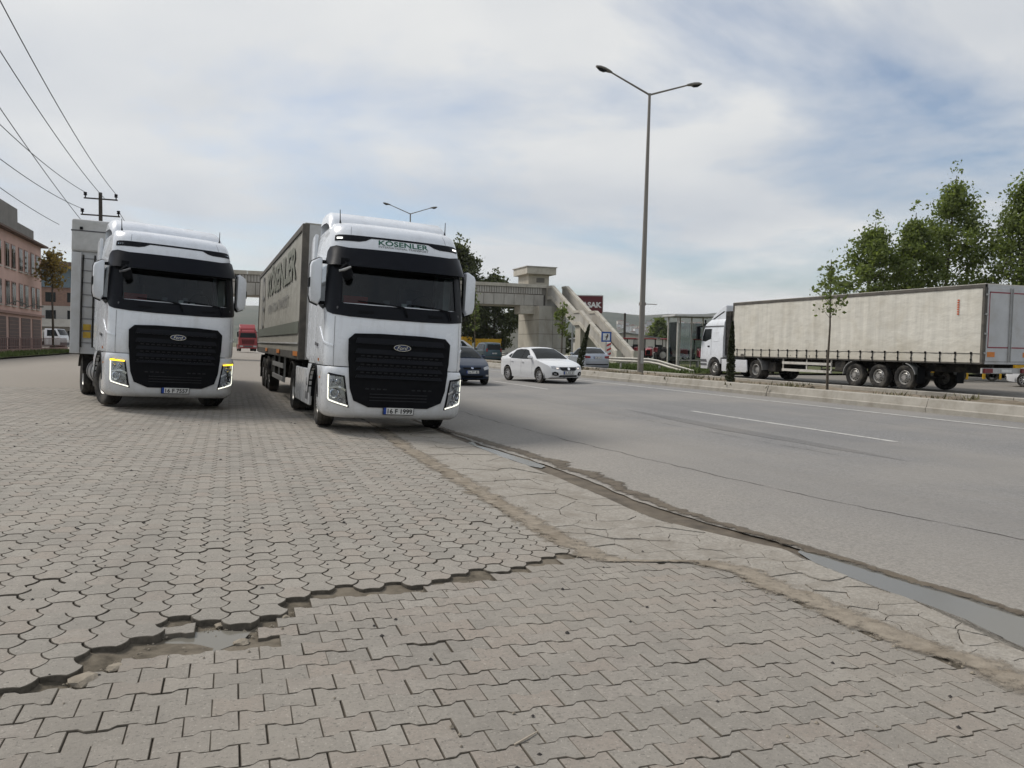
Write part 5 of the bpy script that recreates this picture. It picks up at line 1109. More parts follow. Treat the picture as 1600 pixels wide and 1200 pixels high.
cb = on_road('car', 8.75, 30.2, R(1)); car(cb, hatch_spec('16 FT 82'), CARB); tag(cb, 'navy blue hatchback half hidden by the gutter-side lorry', 'car')
VAN_TOP = [(-2.05, .28), (-2.12, .45), (-2.10, .62), (-2.0, .80), (-1.5, 1.0), (-1.15, 1.1), (-.55, 1.55), (-.3, 1.72), (.5, 1.80), (1.5, 1.78), (1.95, 1.70), (2.02, 1.55), (2.12, 1.05), (2.14, .6), (2.10, .3)]
def van_spec(plate):
    F = []
    for o in both([(.60, .95), (.60, 1.25), (.84, 1.25), (.86, .95)]): F.append(('tail_lamp', 1, o, TAILR, .012, .01))
    F.append(('rear_window', 1, [(-.66, 1.12), (-.60, 1.62), (.60, 1.62), (.66, 1.12)], DGLASS, .012, 0)); F.append(('rear_bumper_trim', 1, [(-.8, .42), (-.8, .52), (.8, .52), (.8, .42)], GREYP, .02, .02)); F.append(('grille', -1, [(-.5, .6), (-.5, .7), (.5, .7), (.5, .6)], BLACK, .012, .01))
    for o in both([(.55, .62), (.55, .76), (.82, .78), (.84, .66)]): F.append(('headlight', -1, o, HEADL, .012, .01))
    return dict(top=VAN_TOP, w=1.78, yf=-2.12, yb=2.14, axles=(-1.3, 1.3), belt=1.08, roof=1.80, rim=RIM7, mirror_y=-.75, wr=.32, face_z=(.80, 1.70), tumble=.80,
                side=[('side_window', [(-.72, 1.12), (-.25, 1.62), (.1, 1.66), (.1, 1.12)], DGLASS, .006, 0), ('side_window', [(.18, 1.12), (.18, 1.66), (1.0, 1.66), (1.0, 1.12)], DGLASS, .006, 0), ('side_window', [(1.08, 1.12), (1.08, 1.66), (1.75, 1.60), (1.8, 1.12)], DGLASS, .006, 0)],
                screens=[('windscreen', (-1.1, 1.13), (-.34, 1.69), .90, .92, DGLASS)], faces=F, plate=(1, .80, plate))
cv = empty('minivan', (22.6, 68.0, .012), R(180)); car(cv, van_spec('16 ZE 09'), CART); tag(cv, 'dark teal minivan seen from behind beyond the navy car', 'minivan')
cv2 = empty('minivan', (23.6, 84, .012), R(180)); car(cv2, van_spec('16 DR 44'), CARS); tag(cv2, 'silver van ahead of the dark teal minivan', 'minivan')
cr = empty('car', (36.0, 24.1, .012), R(200)); car(cr, sedan_spec('16 KL 21'), CARW); tag(cr, 'white car cut off by the right edge of the picture', 'car')
# ================================================================ footbridge with stair tower
CLAD = pmat('stone_cladding', (.47, .435, .36), .85, var=.10, scale=1.2, coord='World', dirt=(.26, .22, .165), damt=.6, dscale=.5, stretch=(1, 1, .5))
CLAD2 = pmat('parapet_panel', (.43, .41, .37), .85, var=.10, scale=1.5, coord='World', dirt=(.22, .19, .15), damt=.65, dscale=.7, stretch=(1, 1, .35))
COPE = pmat('coping_stone', (.50, .47, .40), .8, var=.12, scale=2, coord='World', dirt=(.26, .22, .17), damt=.5, dscale=1)
SHDW = pmat('panel_joint', (.09, .08, .07), .9)
GREYC0 = pmat('louvre', (.16, .15, .13), .8)
PARB = pmat('parapet_back', (.21, .195, .17), .9, var=.1, coord='World')
fb = empty('footbridge', (28, 70, 0)); tag(fb, 'pale stone-clad footbridge with stair tower crossing the whole road', 'footbridge')
def fbx(name, mat, x0, x1, y0, y1, z0, z1, parent=None, bevel=0):
    m = MB(); m.box(x0-28, x1-28, y0-70, y1-70, z0, z1); return m.build(name, mat, parent or fb, bevel=bevel)
deck = fbx('deck', CLAD2, -9.4, 31.2, 70.12, 73.2, 5.5, 6.3); fbx('joint_backing', SHDW, -9.3, 29.3, 70.085, 70.115, 5.53, 6.6, deck)
for k in range(37):
    u = -9.4+k*1.04; fbx('panel', CLAD2, u+.022, u+1.018, 70.0, 70.10, 5.54, 6.58, deck)
par = fbx('parapet', PARB, -9.4, 29.4, 70.12, 70.3, 6.62, 7.3); fbx('far_parapet', CLAD2, -9.4, 31.0, 73.0, 73.2, 6.62, 7.3)
m = MB()
for k in range(153): m.box(-37.3+k*.25, -37.12+k*.25, .06, .12, 6.68, 7.28)
o = m.build('ribs', CLAD2, par); o['kind'] = 'stuff'
for k in range(18): fbx('coping', COPE, -9.4+k*2.155+.015, -9.4+(k+1)*2.155-.015, 69.94, 70.42, 7.3, 7.62, par)
tw = fbx('tower', SHDW, 28.06, 30.9, 68.56, 74.06, -.1, 5.48)
for j in range(4):
    for k in range(4): fbx('panel', CLAD, 28.0, 28.055, 68.5+k*1.4+.018, 68.5+(k+1)*1.4-.018, .0+j*1.37+.018, (j+1)*1.37-.018, tw)
    for k in range(2): fbx('panel', CLAD2, 28.0+k*1.45+.018, 28.0+(k+1)*1.45-.018, 68.5, 68.555, .0+j*1.37+.018, (j+1)*1.37-.018, tw)
fbx('corbel', COPE, 26.6, 28.0, 69.9, 71.6, 4.7, 5.5)
cab_ = fbx('stair_head', CLAD, 27.6, 29.8, 70.45, 73.3, 6.3, 8.62); fbx('window', GREYC0, 28.45, 29.3, 70.42, 70.45, 7.85, 8.3, cab_)
fbx('roof_cap', COPE, 27.2, 30.3, 69.8, 73.7, 8.62, 9.3, cab_, .03); fbx('roof_slab', CLAD2, 27.12, 30.38, 69.72, 73.78, 9.3, 9.38, cab_)
# stair parallel to the road: two flights and a landing
SP = [(70.0, 6.32), (69.0, 6.32), (63.7, 3.66), (62.5, 3.66), (55.5, .02)]
def stair_wall(name, u0, u1, top, bot, mat):
    o = [(y-70, z+top) for y, z in SP]+[(y-70, max(z+bot, -.05)) for y, z in SP[::-1]]; m = MB(); m.prism(o, u0-28, u1-28, 'x'); return m.build(name, mat, fb)
sw = stair_wall('stair_wall', 29.5, 29.7, .95, -.15, CLAD2); stair_wall('stair_wall', 31.05, 31.25, .95, -.15, CLAD2)
for u0 in (29.43, 30.98):
    for dz, h in ((.95, .24), (-.16, .32)):
        if dz < 0 and u0 > 30: continue
        for i in range(len(SP)-1):
            (a, za), (b, zb) = SP[i], SP[i+1]; L = math.hypot(b-a, zb-za); n = max(1, round(L/1.1))
            for k in range(n):
                f0, f1 = k/n+.004, (k+1)/n-.004; o = [(a+(b-a)*f-70, za+(zb-za)*f+dz+q) for f, q in ((f0, 0), (f1, 0), (f1, h), (f0, h))]
                m = MB(); m.prism(o, u0-28, u0+.34-28, 'x'); m.build('coping', COPE, sw)
for (a, za), (b, zb) in ((SP[1], SP[2]), (SP[3], SP[4])):
    n = round((za-zb)/.17)
    for k in range(n): fbx('step', CLAD2, 29.7, 31.05, b+(a-b)*k/n, b+(a-b)*(k+1)/n+.02, zb+(za-zb)*k/n-.25, zb+(za-zb)*(k+1)/n)
fbx('landing', CLAD2, 29.7, 31.05, 62.5, 63.7, 3.4, 3.66)
fbx('pier', CLAD, 29.6, 31.15, 62.5, 63.6, -.1, 3.4)
fbx('newel', COPE, 29.4, 29.8, 55.15, 55.49, -.1, 1.3); fbx('newel', COPE, 30.95, 31.35, 55.15, 55.49, -.1, 1.3)
fbx('far_pier', CLAD, -9.2, -6.4, 69.5, 74, 0, 5.5)
# ================================================================ lamp posts
POLE = pmat('lamp_post_steel', (.215, .20, .178), .6, .3, var=.12, scale=1.5, stretch=(1, 1, .2)); LAMPH = pmat('lantern_housing', (.16, .15, .13), .5)
def lamp_post(u, v, h, lab, lean=0.0):
    r = empty('lamp_post', (u, v, .2)); r.rotation_euler[1] = lean; tag(r, lab, 'street lamp', 'twin-arm lamp posts on the median')
    m = MB(); m.tube([(0, 0, 0), (0, 0, .3), (0, 0, h*.5), (0, 0, h)], [.15, .145, .105, .06], 14); p = m.build('pole', POLE, r, smooth=40)
    m = MB(); m.lathe([(.0, 0), (.26, 0), (.26, .04), (.0, .04)], 12, Matrix.Rotation(R(-90), 4, 'Y')); m.build('base_plate', POLE, r)
    m = MB(); m.box(-.07, .07, -.16, -.13, .6, 1.2); m.build('service_door', STEEL, p)
    for sg in (-1, 1):
        m = MB(); m.tube([(0, 0, h-.06), (sg*2.0, 0, h+.66)], [.045, .035], 10); a = m.build('arm', POLE, r, smooth=40)
        secs = []
        for t, w_, hh in ((0, .06, .05), (.12, .11, .08), (.35, .15, .11), (.6, .14, .10), (.78, .07, .05)):
            x, z = sg*(1.95+t), h+.65+.20*t; secs.append([(x, w_*math.cos(q), z+hh*math.sin(q)*(1 if math.sin(q) > 0 else .55)) for q in lin(0, 2*math.pi, 13)[:-1]])
        m = MB(); m.loft(secs); l_ = m.build('lantern', LAMPH, r, smooth=50)
        secs = []
        for t, w_, hh in ((.28, .09, .02), (.40, .12, .085), (.58, .12, .085), (.72, .06, .02)):
            x, z = sg*(1.95+t), h+.61+.20*t; secs.append([(x, w_*math.cos(q), z+hh*min(0, math.sin(q))) for q in lin(0, 2*math.pi, 13)[:-1]])
        m = MB(); m.loft(secs); m.build('glass_bowl', DGLASS, l_, smooth=50)
    return r
L1 = lamp_post(17.8, 31.05, 12.9, 'tall grey twin-arm lamp post on the median right of the white car', R(.55))
m = MB(); m.tube([(0, 0, 3.35), (.75, 0, 3.36)], .02, 6); m.box(-.12, .12, -.12, .12, 3.28, 3.42); m.build('bracket', POLE, L1)
lamp_post(16.78, 75.3, 14.3, 'distant twin-arm lamp post rising above the gutter-side lorry')
# ================================================================ power pole and lines
PX, PY, PH = -8.7, 61.9, 11.9
pp = empty('power_pole', (PX, PY, gz(PX))); tag(pp, 'dark power pole with two crossarms behind the left lorry', 'power pole')
WOOD = pmat('pole_wood', (.06, .052, .044), .9); 
m = MB(); m.tube([(0, 0, 0), (0, 0, PH-.2)], [.17, .12], 10); m.build('pole', WOOD, pp, smooth=50)
ends = []
ARMS = [(-.45, [-.95, 1.0]), (-1.62, [-1.15, 1.15])]
for dz, xs in ARMS:
    z = PH+dz-.2; m = MB(); m.box(xs[0]-.1, xs[1]+.1, -.05, .05, z-.045, z+.045); a = m.build('crossarm', WOOD, pp)
    for x in xs:
        m = MB(); m.lathe([(0, 0), (.04, 0), (.04, .12), (.11, .14), (.12, .2), (.07, .24), (.12, .28), (.10, .36), (0, .38)], 12, Matrix.Translation((x, 0, z+.05)) @ Matrix.Rotation(R(-90), 4, 'Y')); m.build('insulator', BLACK, a, smooth=50); ends.append((PX+x, PY, z+.4+gz(PX)))
WIRE = pmat('power_line', (.035, .035, .037), .6)
def wire(p0, p1, sag, lab, r=.02):
    p0, p1 = Vector(p0), Vector(p1); pts = [p0.lerp(p1, t)-Vector((0, 0, sag*4*t*(1-t))) for t in lin(0, 1, 26)]; m = MB(); m.tube(pts, r, 5); o = m.build('power_line', WIRE, smooth=60); tag(o, lab, 'power line', 'power lines at the upper left')
wire(ends[1], (-6.7, 12, 14.4), 1.1, 'uppermost power line, reaching the top edge of the picture')
wire((PX+.3, PY, PH-.4), (-7.7, 12, 14.3), 1.0, 'second power line from the top at upper left')
wire(ends[0], (-9.6, 12, 12.6), 1.25, 'power line sagging to the left end of the upper crossarm')
wire((PX-1.0, PY, PH-2.3), (-8.5, 12, 14.2), .6, 'straight power line crossing another near the left edge')
wire(ends[2], (-10.0, 12, 11.0), 1.2, 'power line ending at the left insulator of the lower crossarm')
wire((PX-2.6, PY, PH-2.4), (-10.6, 12, 10.9), .9, 'lowest of the power lines, vanishing behind the grey trailer')
wire((-20, 84, 11.3), (-14.5, 20, 9.0), .7, 'thin service wire at the roof of the pink building', .014)
wire(ends[3], (PX+1.6, 110, 10.4), 1.0, 'short power line running on behind the lorry')
# ================================================================ vegetation

def leafmat(name, c, tr=.45, var=.4, scale=1.2):
    k = NM(name); co = k.coord('World'); cc = k.ramp(k.noise(co, scale, 5, .7), [(.3, tuple(x*(1-var) for x in c)), (.7, tuple(x*(1+var) for x in c))]); k.set(base=cc, rough=.55, spec=.25)
    t = k.n('ShaderNodeBsdfTranslucent'); k.l(k.mix(1.0, cc, (1.25, 1.3, .7), 'MULTIPLY'), t.inputs[0]); x = k.n('ShaderNodeMixShader'); x.inputs[0].default_value = tr
    k.l(k.b.outputs[0], x.inputs[1]); k.l(t.outputs[0], x.inputs[2]); k.l(x.outputs[0], k.t.nodes['Material Output'].inputs[0]); return k.m
LEAF1 = leafmat('poplar_leaves', (.150, .185, .068), .5); LEAF2 = leafmat('dark_leaves', (.080, .092, .046), .4); LEAF3 = leafmat('young_leaves', (.125, .155, .062), .5, .35, 2); LEAF4 = leafmat('dry_brown_leaves', (.20, .145, .05), .4); LEAF5 = leafmat('cypress_needles', (.038, .046, .022), .15, .4, 5)
BARK = pmat('bark', (.085, .07, .053), .95, var=.3, scale=6)
def leaf_cloud(C_, size, seed, up=.3):
    """C_: centres (n,3) -> quads"""
    rs = np.random.RandomState(seed); n = len(C_); a = rs.randn(n, 3); a /= np.linalg.norm(a, axis=1)[:, None]; b = rs.randn(n, 3); b -= a*(a*b).sum(1)[:, None]; b /= np.linalg.norm(b, axis=1)[:, None]
    s = size*(.55+.9*rs.rand(n))[:, None]; l = s*1.0; w_ = s*.62
    P = np.stack([C_-a*l, C_-b*w_+a*l*.1, C_+a*l, C_+b*w_+a*l*.1], 1).reshape(-1, 3); return P, np.arange(4*n).reshape(-1, 4)
def tree(name, u, v, z, h, r, lab, cat='tree', leafm=None, n=6000, leaf=.16, shape='oval', clear=.12, seed=1, wind=(.0, .0), group=None, limbs=26, tr=.16, sparse=1.0):
    rs = np.random.RandomState(seed); root = empty(name, (u, v, z)); tag(root, lab, cat, group); m = MB()
    def rad(f):                              # crown radius at height fraction f
        if shape == 'oval': return r*(math.sin(math.pi*min(1, max(0, (f-clear)/(1-clear)))**.8)**.75+.02)
        if shape == 'column': return r*min(1, 4*(f-clear)+.15)*(1-max(0, (f-.55)/.45)**1.7)**.8 if f < 1 else 0
        if shape == 'cone': return r*(1-f)**.75*min(1, (f-clear)*6+.2)
        if shape == 'vase': return r*max(.08, (f-clear)/(1-clear))**.7*(1 if f < .8 else max(.2, (1-f)/.2))
    bend = lambda f: Vector((wind[0]*f*f*h, wind[1]*f*f*h, f*h))
    pts = [bend(f)+Vector((.05*r*mnoise.noise((f*3, seed, 0)), .05*r*mnoise.noise((f*3, 0, seed)), 0)) for f in lin(0, .94, 9)]
    m.tube(pts, [tr*(1-.93*f)+.008 for f in lin(0, 1, 9)], 8); cl = []
    for k in range(limbs):
        f = clear+(.96-clear)*((k+.5)/limbs)**.9; a = k*2.39996+rs.rand()*.7; R_ = rad(min(.99, f+.08))*(.75+.35*rs.rand()); b0 = bend(f*.88); up = (.55 if shape in ('column', 'vase') else .3)*R_+.05*h
        tip = b0+Vector((math.cos(a)*R_, math.sin(a)*R_, up*(.6+.8*rs.rand())))+Vector((wind[0]*h*.1, wind[1]*h*.1, 0)); mid = b0.lerp(tip, .5)+Vector((0, 0, .08*R_)); rr = max(.008, tr*.42*(1-f*.8))
        m.tube([b0, mid, tip], [rr, rr*.6, rr*.2], 5, caps=False)
        nsub = 4 if r > 1.2 else 2
        for q in range(nsub):
            t = .35+.65*(q+.6*rs.rand())/nsub; p0 = b0.lerp(tip, t); dv = Vector(rs.randn(3)*.33*R_*(1.15-t)+np.array([0, 0, .1*R_])); p1 = p0+dv; m.tube([p0, p1], [rr*.35, rr*.12], 4, caps=False); cl.append((p1, .20*r*(.6+.7*rs.rand()))); cl.append((p0.lerp(p1, .5), .15*r))
        cl.append((tip, .17*r*(.6+.8*rs.rand())))
    cl.append((bend(.97), .12*r)); cl.append((bend(1.0), .07*r))
    m.build('trunk', BARK, root, smooth=60)
    w_ = np.array([c[1]**2 for c in cl]); cnt = rs.multinomial(int(n*sparse), w_/w_.sum()); P = []
    for (c, cr_), k in zip(cl, cnt): P.append(np.array(c)[None]+rs.randn(k, 3)*np.array([cr_*.62, cr_*.62, cr_*.5]))
    P = np.concatenate(P); P = P[P[:, 2] > clear*h*.5]; vv, q = leaf_cloud(P, leaf, seed); link('crown', np_mesh('crown', vv, q, leafm or LEAF1), root); return root
WD = (-.02, .0)
GT = 'tall wind-blown trees behind the white trailer'
tree('poplar_tree', 36.3, 36.2, 0, 10.0, 2.4, 'shortest of the green trees behind the white trailer, nearest the sapling', n=10500, leaf=.10, shape='oval', seed=4, wind=(.05, 0), group=GT, limbs=30, clear=.1)
tree('poplar_tree', 39.3, 36.0, 0, 10.8, 2.3, 'middle-height green tree behind the roof of the white trailer', n=10500, leaf=.10, shape='oval', seed=9, wind=(.04, 0), group=GT, limbs=30, clear=.1)
tree('poplar_tree', 42.6, 36.2, 0, 13.6, 2.7, 'tall green tree with a double tip behind the white trailer', n=15000, leaf=.10, shape='oval', seed=12, wind=(.05, 0), group=GT, limbs=38, clear=.08)
tree('poplar_tree', 44.6, 32.8, 0, 13.0, 2.9, 'tall dense green tree at the right edge of the picture', n=17000, leaf=.10, shape='oval', seed=15, wind=(.04, 0), group=GT, limbs=40, clear=.08)
tree('poplar_tree', 47.5, 31.4, 0, 13.4, 2.9, 'green tree partly cut off by the right edge above the trailer doors', n=24000, leaf=.11, shape='oval', seed=18, wind=(.04, 0), group=GT, limbs=36, clear=.08)
tree('broadleaf_tree', 26.9, 92.5, 0, 15.2, 4.3, 'big dark broadleaf tree behind the footbridge deck', leafm=LEAF2, n=13000, leaf=.21, shape='oval', seed=21, limbs=44, clear=.10, tr=.3)
tree('broadleaf_tree', 31.5, 92.0, 0, 11.2, 3.7, 'lower dark tree between the big tree and the bridge tower', leafm=LEAF2, n=9500, leaf=.2, shape='oval', seed=22, limbs=36, clear=.08, tr=.25)
tree('broadleaf_tree', 116, 192, 0, 10.6, 5.0, 'far round-topped green tree behind the red tractors', leafm=LEAF3, n=6000, leaf=.45, shape='cone', seed=25, limbs=40, clear=.06, tr=.3)
GS = 'saplings planted on the median'
tree('sapling', 17.45, 18.85, .26, 4.35, 1.0, 'leafy young tree on the median in front of the white trailer', leafm=LEAF3, n=300, leaf=.07, shape='vase', seed=31, limbs=20, clear=.56, tr=.035, group=GS, wind=(-.01, 0))
tree('sapling', 17.75, 39.9, .26, 3.9, .75, 'young tree on the median in front of the stair tower', leafm=LEAF3, n=420, leaf=.085, shape='vase', seed=33, limbs=14, clear=.5, tr=.055, group=GS)
tree('sapling', 17.7, 56.3, .26, 5.6, .8, 'sparse sapling on the median in front of the footbridge deck', leafm=LEAF3, n=260, leaf=.09, shape='vase', seed=35, limbs=14, clear=.45, tr=.06, group=GS)
def cypress(u, v, h, r, lean, lab, seed):
    root = empty('cypress', (u, v, .24)); tag(root, lab, 'cypress', 'young cypresses on the median'); rs = np.random.RandomState(seed); m = MB(); f_ = lambda t: Vector((lean*t**1.3*h, 0, t*h))
    m.tube([f_(t) for t in lin(0, 1, 7)], [.045*(1-.9*t)+.004 for t in lin(0, 1, 7)], 7); m.build('trunk', BARK, root, smooth=60); P = []
    for k in range(2600):
        t = rs.rand()**.85; rr = r*(1-t)**.55*min(1, t*8+.45)*math.sqrt(rs.rand()); a = rs.rand()*6.283; p = f_(t); P.append((p.x+rr*math.cos(a), rr*math.sin(a), p.z))
    vv, q = leaf_cloud(np.array(P), .045, seed); link('crown', np_mesh('crown', vv, q, LEAF5), root)
cypress(17.8, 24.25, 2.35, .19, .01, 'slim upright dark cypress in front of the white lorry cab', 41)
cypress(17.6, 37.2, 2.5, .24, .22, 'leaning dark cypress beside the bonnet of the white car', 43)
tree('street_tree', -15.2, 80.0, .2, 10.2, 2.3, 'thin bare-trunked tree with brown leaves beside the pink building', leafm=LEAF4, n=800, leaf=.17, shape='vase', seed=51, limbs=22, clear=.62, tr=.12)
for k, (u, v, h, r_) in enumerate(((131, 187, 4.6, 3.2), (96, 200, 4.4, 3.0), (60, 130, 4.0, 2.6), (52, 120, 3.6, 2.2))):
    tree('bush', u, v, 0, h, r_, ['round dark bush far behind the bus shelter', 'dark bush left of the far round-topped tree', 'low dark bush behind the tractor row', 'low bush at the left end of the tractor row'][k], 'bush', LEAF2, 1200, .35, 'oval', .02, 60+k, limbs=16, tr=.1)
# ================================================================ guard rail, sign, shelter
gr_ = empty('guard_rail', (24.8, 60, 0)); tag(gr_, 'galvanised guard rail along the far verge, sloping into the ground', 'guard rail')
RAILM = pmat('weathered_galvanised', (.42, .41, .37), .6, .3, var=.15, scale=2, dirt=(.25, .21, .16), damt=.5, dscale=2)
def rail_at(v): return interp(v, [39.0, 41, 46, 100], [1.25, .75, 0, 0]), interp(v, [39.0, 42.5, 100], [.10, .72, .72])
vv_ = [39.0, 40, 41, 42, 43]+lin(44, 104, 31)
for a, b in zip(vv_[:-1], vv_[1:]):
    pass
secs = []
for v in vv_:
    x, z = rail_at(v); secs.append([(x+q, v-60, z+dz) for q, dz in ((0, .16), (-.05, .12), (-.05, .07), (.0, .02), (.0, -.02), (-.05, -.07), (-.05, -.12), (0, -.16), (.012, -.16), (.012, .16))])
m = MB(); m.loft(secs); m.build('rail', RAILM, gr_)
for v in lin(42, 102, 16):
    x, z = rail_at(v); m = MB(); m.box(x+.02, x+.12, v-60-.05, v-60+.05, -.1, z+.1); m.build('post', RAILM, gr_)
sg_ = empty('road_sign', (25.05, 48.6, 0)); tag(sg_, 'square blue road sign with white centre and pictogram by the stairs', 'sign'); sg_.rotation_euler[2] = R(-14)
m = MB(); m.tube([(0, 0, 0), (0, 0, 2.6)], .035, 8); m.build('post', STEEL, sg_)
m = MB(); m.box(-.36, .36, -.06, -.04, 1.92, 2.64); bp = m.build('plate', pmat('sign_blue', (.01, .07, .30), .4), sg_)
m = MB(); m.box(-.25, .25, -.066, -.062, 2.03, 2.53); m.build('panel', pmat('sign_white', (.7, .72, .72), .4), bp)
m = MB(); m.prism([(-.06, 2.06), (.0, 2.22), (-.13, 2.28), (-.03, 2.30), (.04, 2.38), (.02, 2.46), (.09, 2.49), (.14, 2.40), (.12, 2.26), (.06, 2.20), (.05, 2.08)], -.072, -.068, 'y'); m.build('pictogram', pmat('sign_symbol', (.10, .07, .06), .5), bp)
dl_ = empty('delineator', (25.12, 48.3, 0)); tag(dl_, 'red and white striped marker post below the blue sign', 'delineator'); dl_.rotation_euler[2] = R(-14)
m = MB(); m.box(-.16, .16, -.03, .0, .85, 1.85); b_ = m.build('board', pmat('board_white', (.66, .66, .64), .5), dl_)
m = MB(); m.box(-.03, .03, .0, .05, 0, 1.85); m.build('post', STEEL, dl_)
for k in range(3):
    z = .9+k*.34; m = MB(); m.prism([(-.16, z), (.16, z+.16), (.16, z+.30), (-.16, z+.14)], -.036, -.032, 'y'); m.build('stripe', pmat('stripe_red', (.42, .02, .02), .5), b_)
bs = empty('bus_shelter', (28.0, 44.4, .1), R(-8)); tag(bs, 'glass bus shelter with flat pale roof ahead of the white lorry', 'bus shelter')
SHG = glassmat('shelter_glass', (.55, .60, .58), .03)
m = MB(); m.box(-.4, 2.9, -.9, 1.2, 3.55, 3.68); m.build('roof', RAILG, bs, bevel=.03)
for x in (0, .85, 1.7, 2.55):
    m = MB(); m.box(x-.04, x+.04, .95, 1.05, 0, 3.55); m.build('post', STEELW, bs)
    if x < 2: m = MB(); m.box(x+.05, x+.80, .98, 1.0, .35, 3.2); m.build('pane', SHG, bs)
for x in (0, 2.55):
    m = MB(); m.box(x-.04, x+.04, -.55, -.45, 0, 3.55); m.build('post', STEELW, bs); m = MB(); m.box(x-.01, x+.01, -.4, .9, .35, 3.2); m.build('pane', SHG, bs)
m = MB(); m.box(.3, 2.3, .45, .85, .62, .68); m.box(.5, .6, .5, .8, 0, .62); m.box(2.0, 2.1, .5, .8, 0, .62); m.build('bench', STEELW, bs)
# ================================================================ dealer sign, tractors, machines, sheds
ab = empty('billboard', (43.85, 90.6, 0), R(-20)); tag(ab, 'dark red billboard with white capital letters behind the stairs', 'billboard')
m = MB(); m.box(-2.6, 2.05, -.12, .12, 5.95, 8.35); fr_ = m.build('frame', pmat('sign_frame', (.55, .54, .52), .5), ab)
m = MB(); m.box(-2.54, 1.95, -.16, -.13, 6.0, 8.22); bo = m.build('board', pmat('sign_dark_red', (.115, .012, .016), .5), ab)
tv, tf, tw_ = text2d('ASAK', 1.0, .045, 0, 1.0, 'RIGHT'); k_ = 2.6/tw_; m = MB(); m.add([(1.86+x*k_, -.165, 6.75+y*.95) for x, y in tv], tf); m.build('lettering', pmat('sign_letter', (.72, .72, .70), .5), bo)
for x in (-1.9, 1.5):
    m = MB(); m.box(x-.12, x+.12, -.1, .1, -.1, 5.95); m.build('post', STEEL, ab)
mp_ = empty('utility_pole', (45.0, 82.5, 0)); tag(mp_, 'short dark utility pole between the billboard and the near lamp post', 'pole')
m = MB(); m.tube([(0, 0, 0), (0, 0, 5.6)], [.16, .13], 10); m.build('pole', WOOD, mp_)
m = MB(); m.tube([(0, 0, 5.6), (0, 0, 5.75)], [.16, .1], 10); m.build('cap', BLACK, mp_)
TRED = pmat('tractor_red', (.26, .018, .020), .4, var=.15, coat=.3); TYREF = tyre_mesh(.78, .45, .40, 24); TYREFF = tyre_mesh(.50, .32, .26, 24)
def farm_tractor(u, v, rz, lab, cab_roof=True):
    r = empty('farm_tractor', (u, v, .02), rz); tag(r, lab, 'tractor', 'red tractors behind the guard rail')
    m = MB(); secs = []
    for y, hw, z0, z1 in ((-1.75, .26, .75, 1.35), (-1.6, .33, .7, 1.48), (-.6, .36, .7, 1.58), (-.1, .36, .7, 1.6)): secs.append([(-hw, y, z0), (hw, y, z0), (hw, y, z1-.1), (hw*.7, y, z1), (-hw*.7, y, z1), (-hw, y, z1-.1)])
    m.loft(secs); m.build('bonnet', TRED, r, smooth=30)
    m = MB(); m.box(-.25, .25, -1.79, -1.74, .8, 1.3); m.build('grille', BLACK, r)
    m = MB(); m.box(-.3, .3, -1.5, 1.3, .5, .8); m.build('chassis', DARK, r)
    for x in (-.62, .62):
        for y in (-.05, 1.15): m = MB(); m.tube([(x, y, 1.1), (x*.95, y, 2.55)], .04, 6); m.build('roof_post', BLACK, r)
        m = MB(); rows = [[(x-.22, .95+.9*math.cos(a), .78+.9*math.sin(a)), (x+.3*(1 if x > 0 else -1), .95+.9*math.cos(a), .78+.9*math.sin(a))] for a in lin(R(160), R(20), 8)]; m.loft(rows, closed=False, caps=False); m.build('mudguard', TRED, r)
        w_ = link('wheel', TYREF, r); w_.location = (x*1.35, .95, .78); w_ = link('wheel', TYREFF, r); w_.location = (x*1.2, -1.25, .50)
        m = MB(); m.lathe([(.40, -.1), (.40, .1), (.1, .14), (0, .14)], 16, Matrix.Translation((x*1.35, .95, .78)) @ (Matrix.Identity(4) if x > 0 else Matrix.Rotation(math.pi, 4, 'Z'))); m.build('rim', STEELW, r)
    m = MB(); m.box(-.25, .25, .75, 1.15, 1.05, 1.2); m.box(-.25, .25, 1.08, 1.2, 1.2, 1.7); m.build('seat', BLACK, r)
    m = MB(); m.box(-.8, .8, -.35, 1.4, 2.55, 2.68); m.build('roof', TRED, r, bevel=.05)
    return r
for k, (u, v, a, lab) in enumerate(((41.2, 79.5, 20, 'red tractor farthest left in the row behind the stairs'), (43.4, 78.2, -40, 'red tractor just left of the near lamp post'), (45.6, 77.5, -35, 'red tractor just right of the near lamp post'), (48.2, 76.5, 40, 'red tractor second to the right of the near lamp post'), (50.6, 74.8, -30, 'red tractor seen behind the bus shelter glass'), (53.0, 73.0, 30, 'red tractor between bus shelter and white lorry cab'), (46.8, 82.5, 10, 'red tractor in the second row behind the lamp post'))): farm_tractor(u, v, R(a), lab)
YELP = pmat('yellow_machine_paint', (.62, .36, .01), .5, var=.15, scale=3)
def yellow_machine(name, u, v, rz, L, hgt, lab):
    r = empty(name, (u, v, .05), rz); tag(r, lab, 'farm machine', 'yellow farm machines')
    m = MB(); m.prism([(-L*.42, hgt*.42), (-L*.5, hgt), (L*.5, hgt), (L*.42, hgt*.42)], -.7, .7, 'y'); m.build('hopper', YELP, r)
    for x in (-L*.46, -L*.15, L*.15, L*.46):
        m = MB(); m.box(x-.06, x+.06, -.8, -.68, .1, hgt+.04); m.build('post', YELP, r)
    m = MB(); m.box(-L*.5, L*.5, -.5, .5, .35, .5); m.build('frame', DARK, r)
    for x in (-L*.3, L*.3):
        w_ = link('wheel', C_TYRE, r); w_.location = (x, -.75, .315); w_.rotation_euler[2] = R(90)
    return r
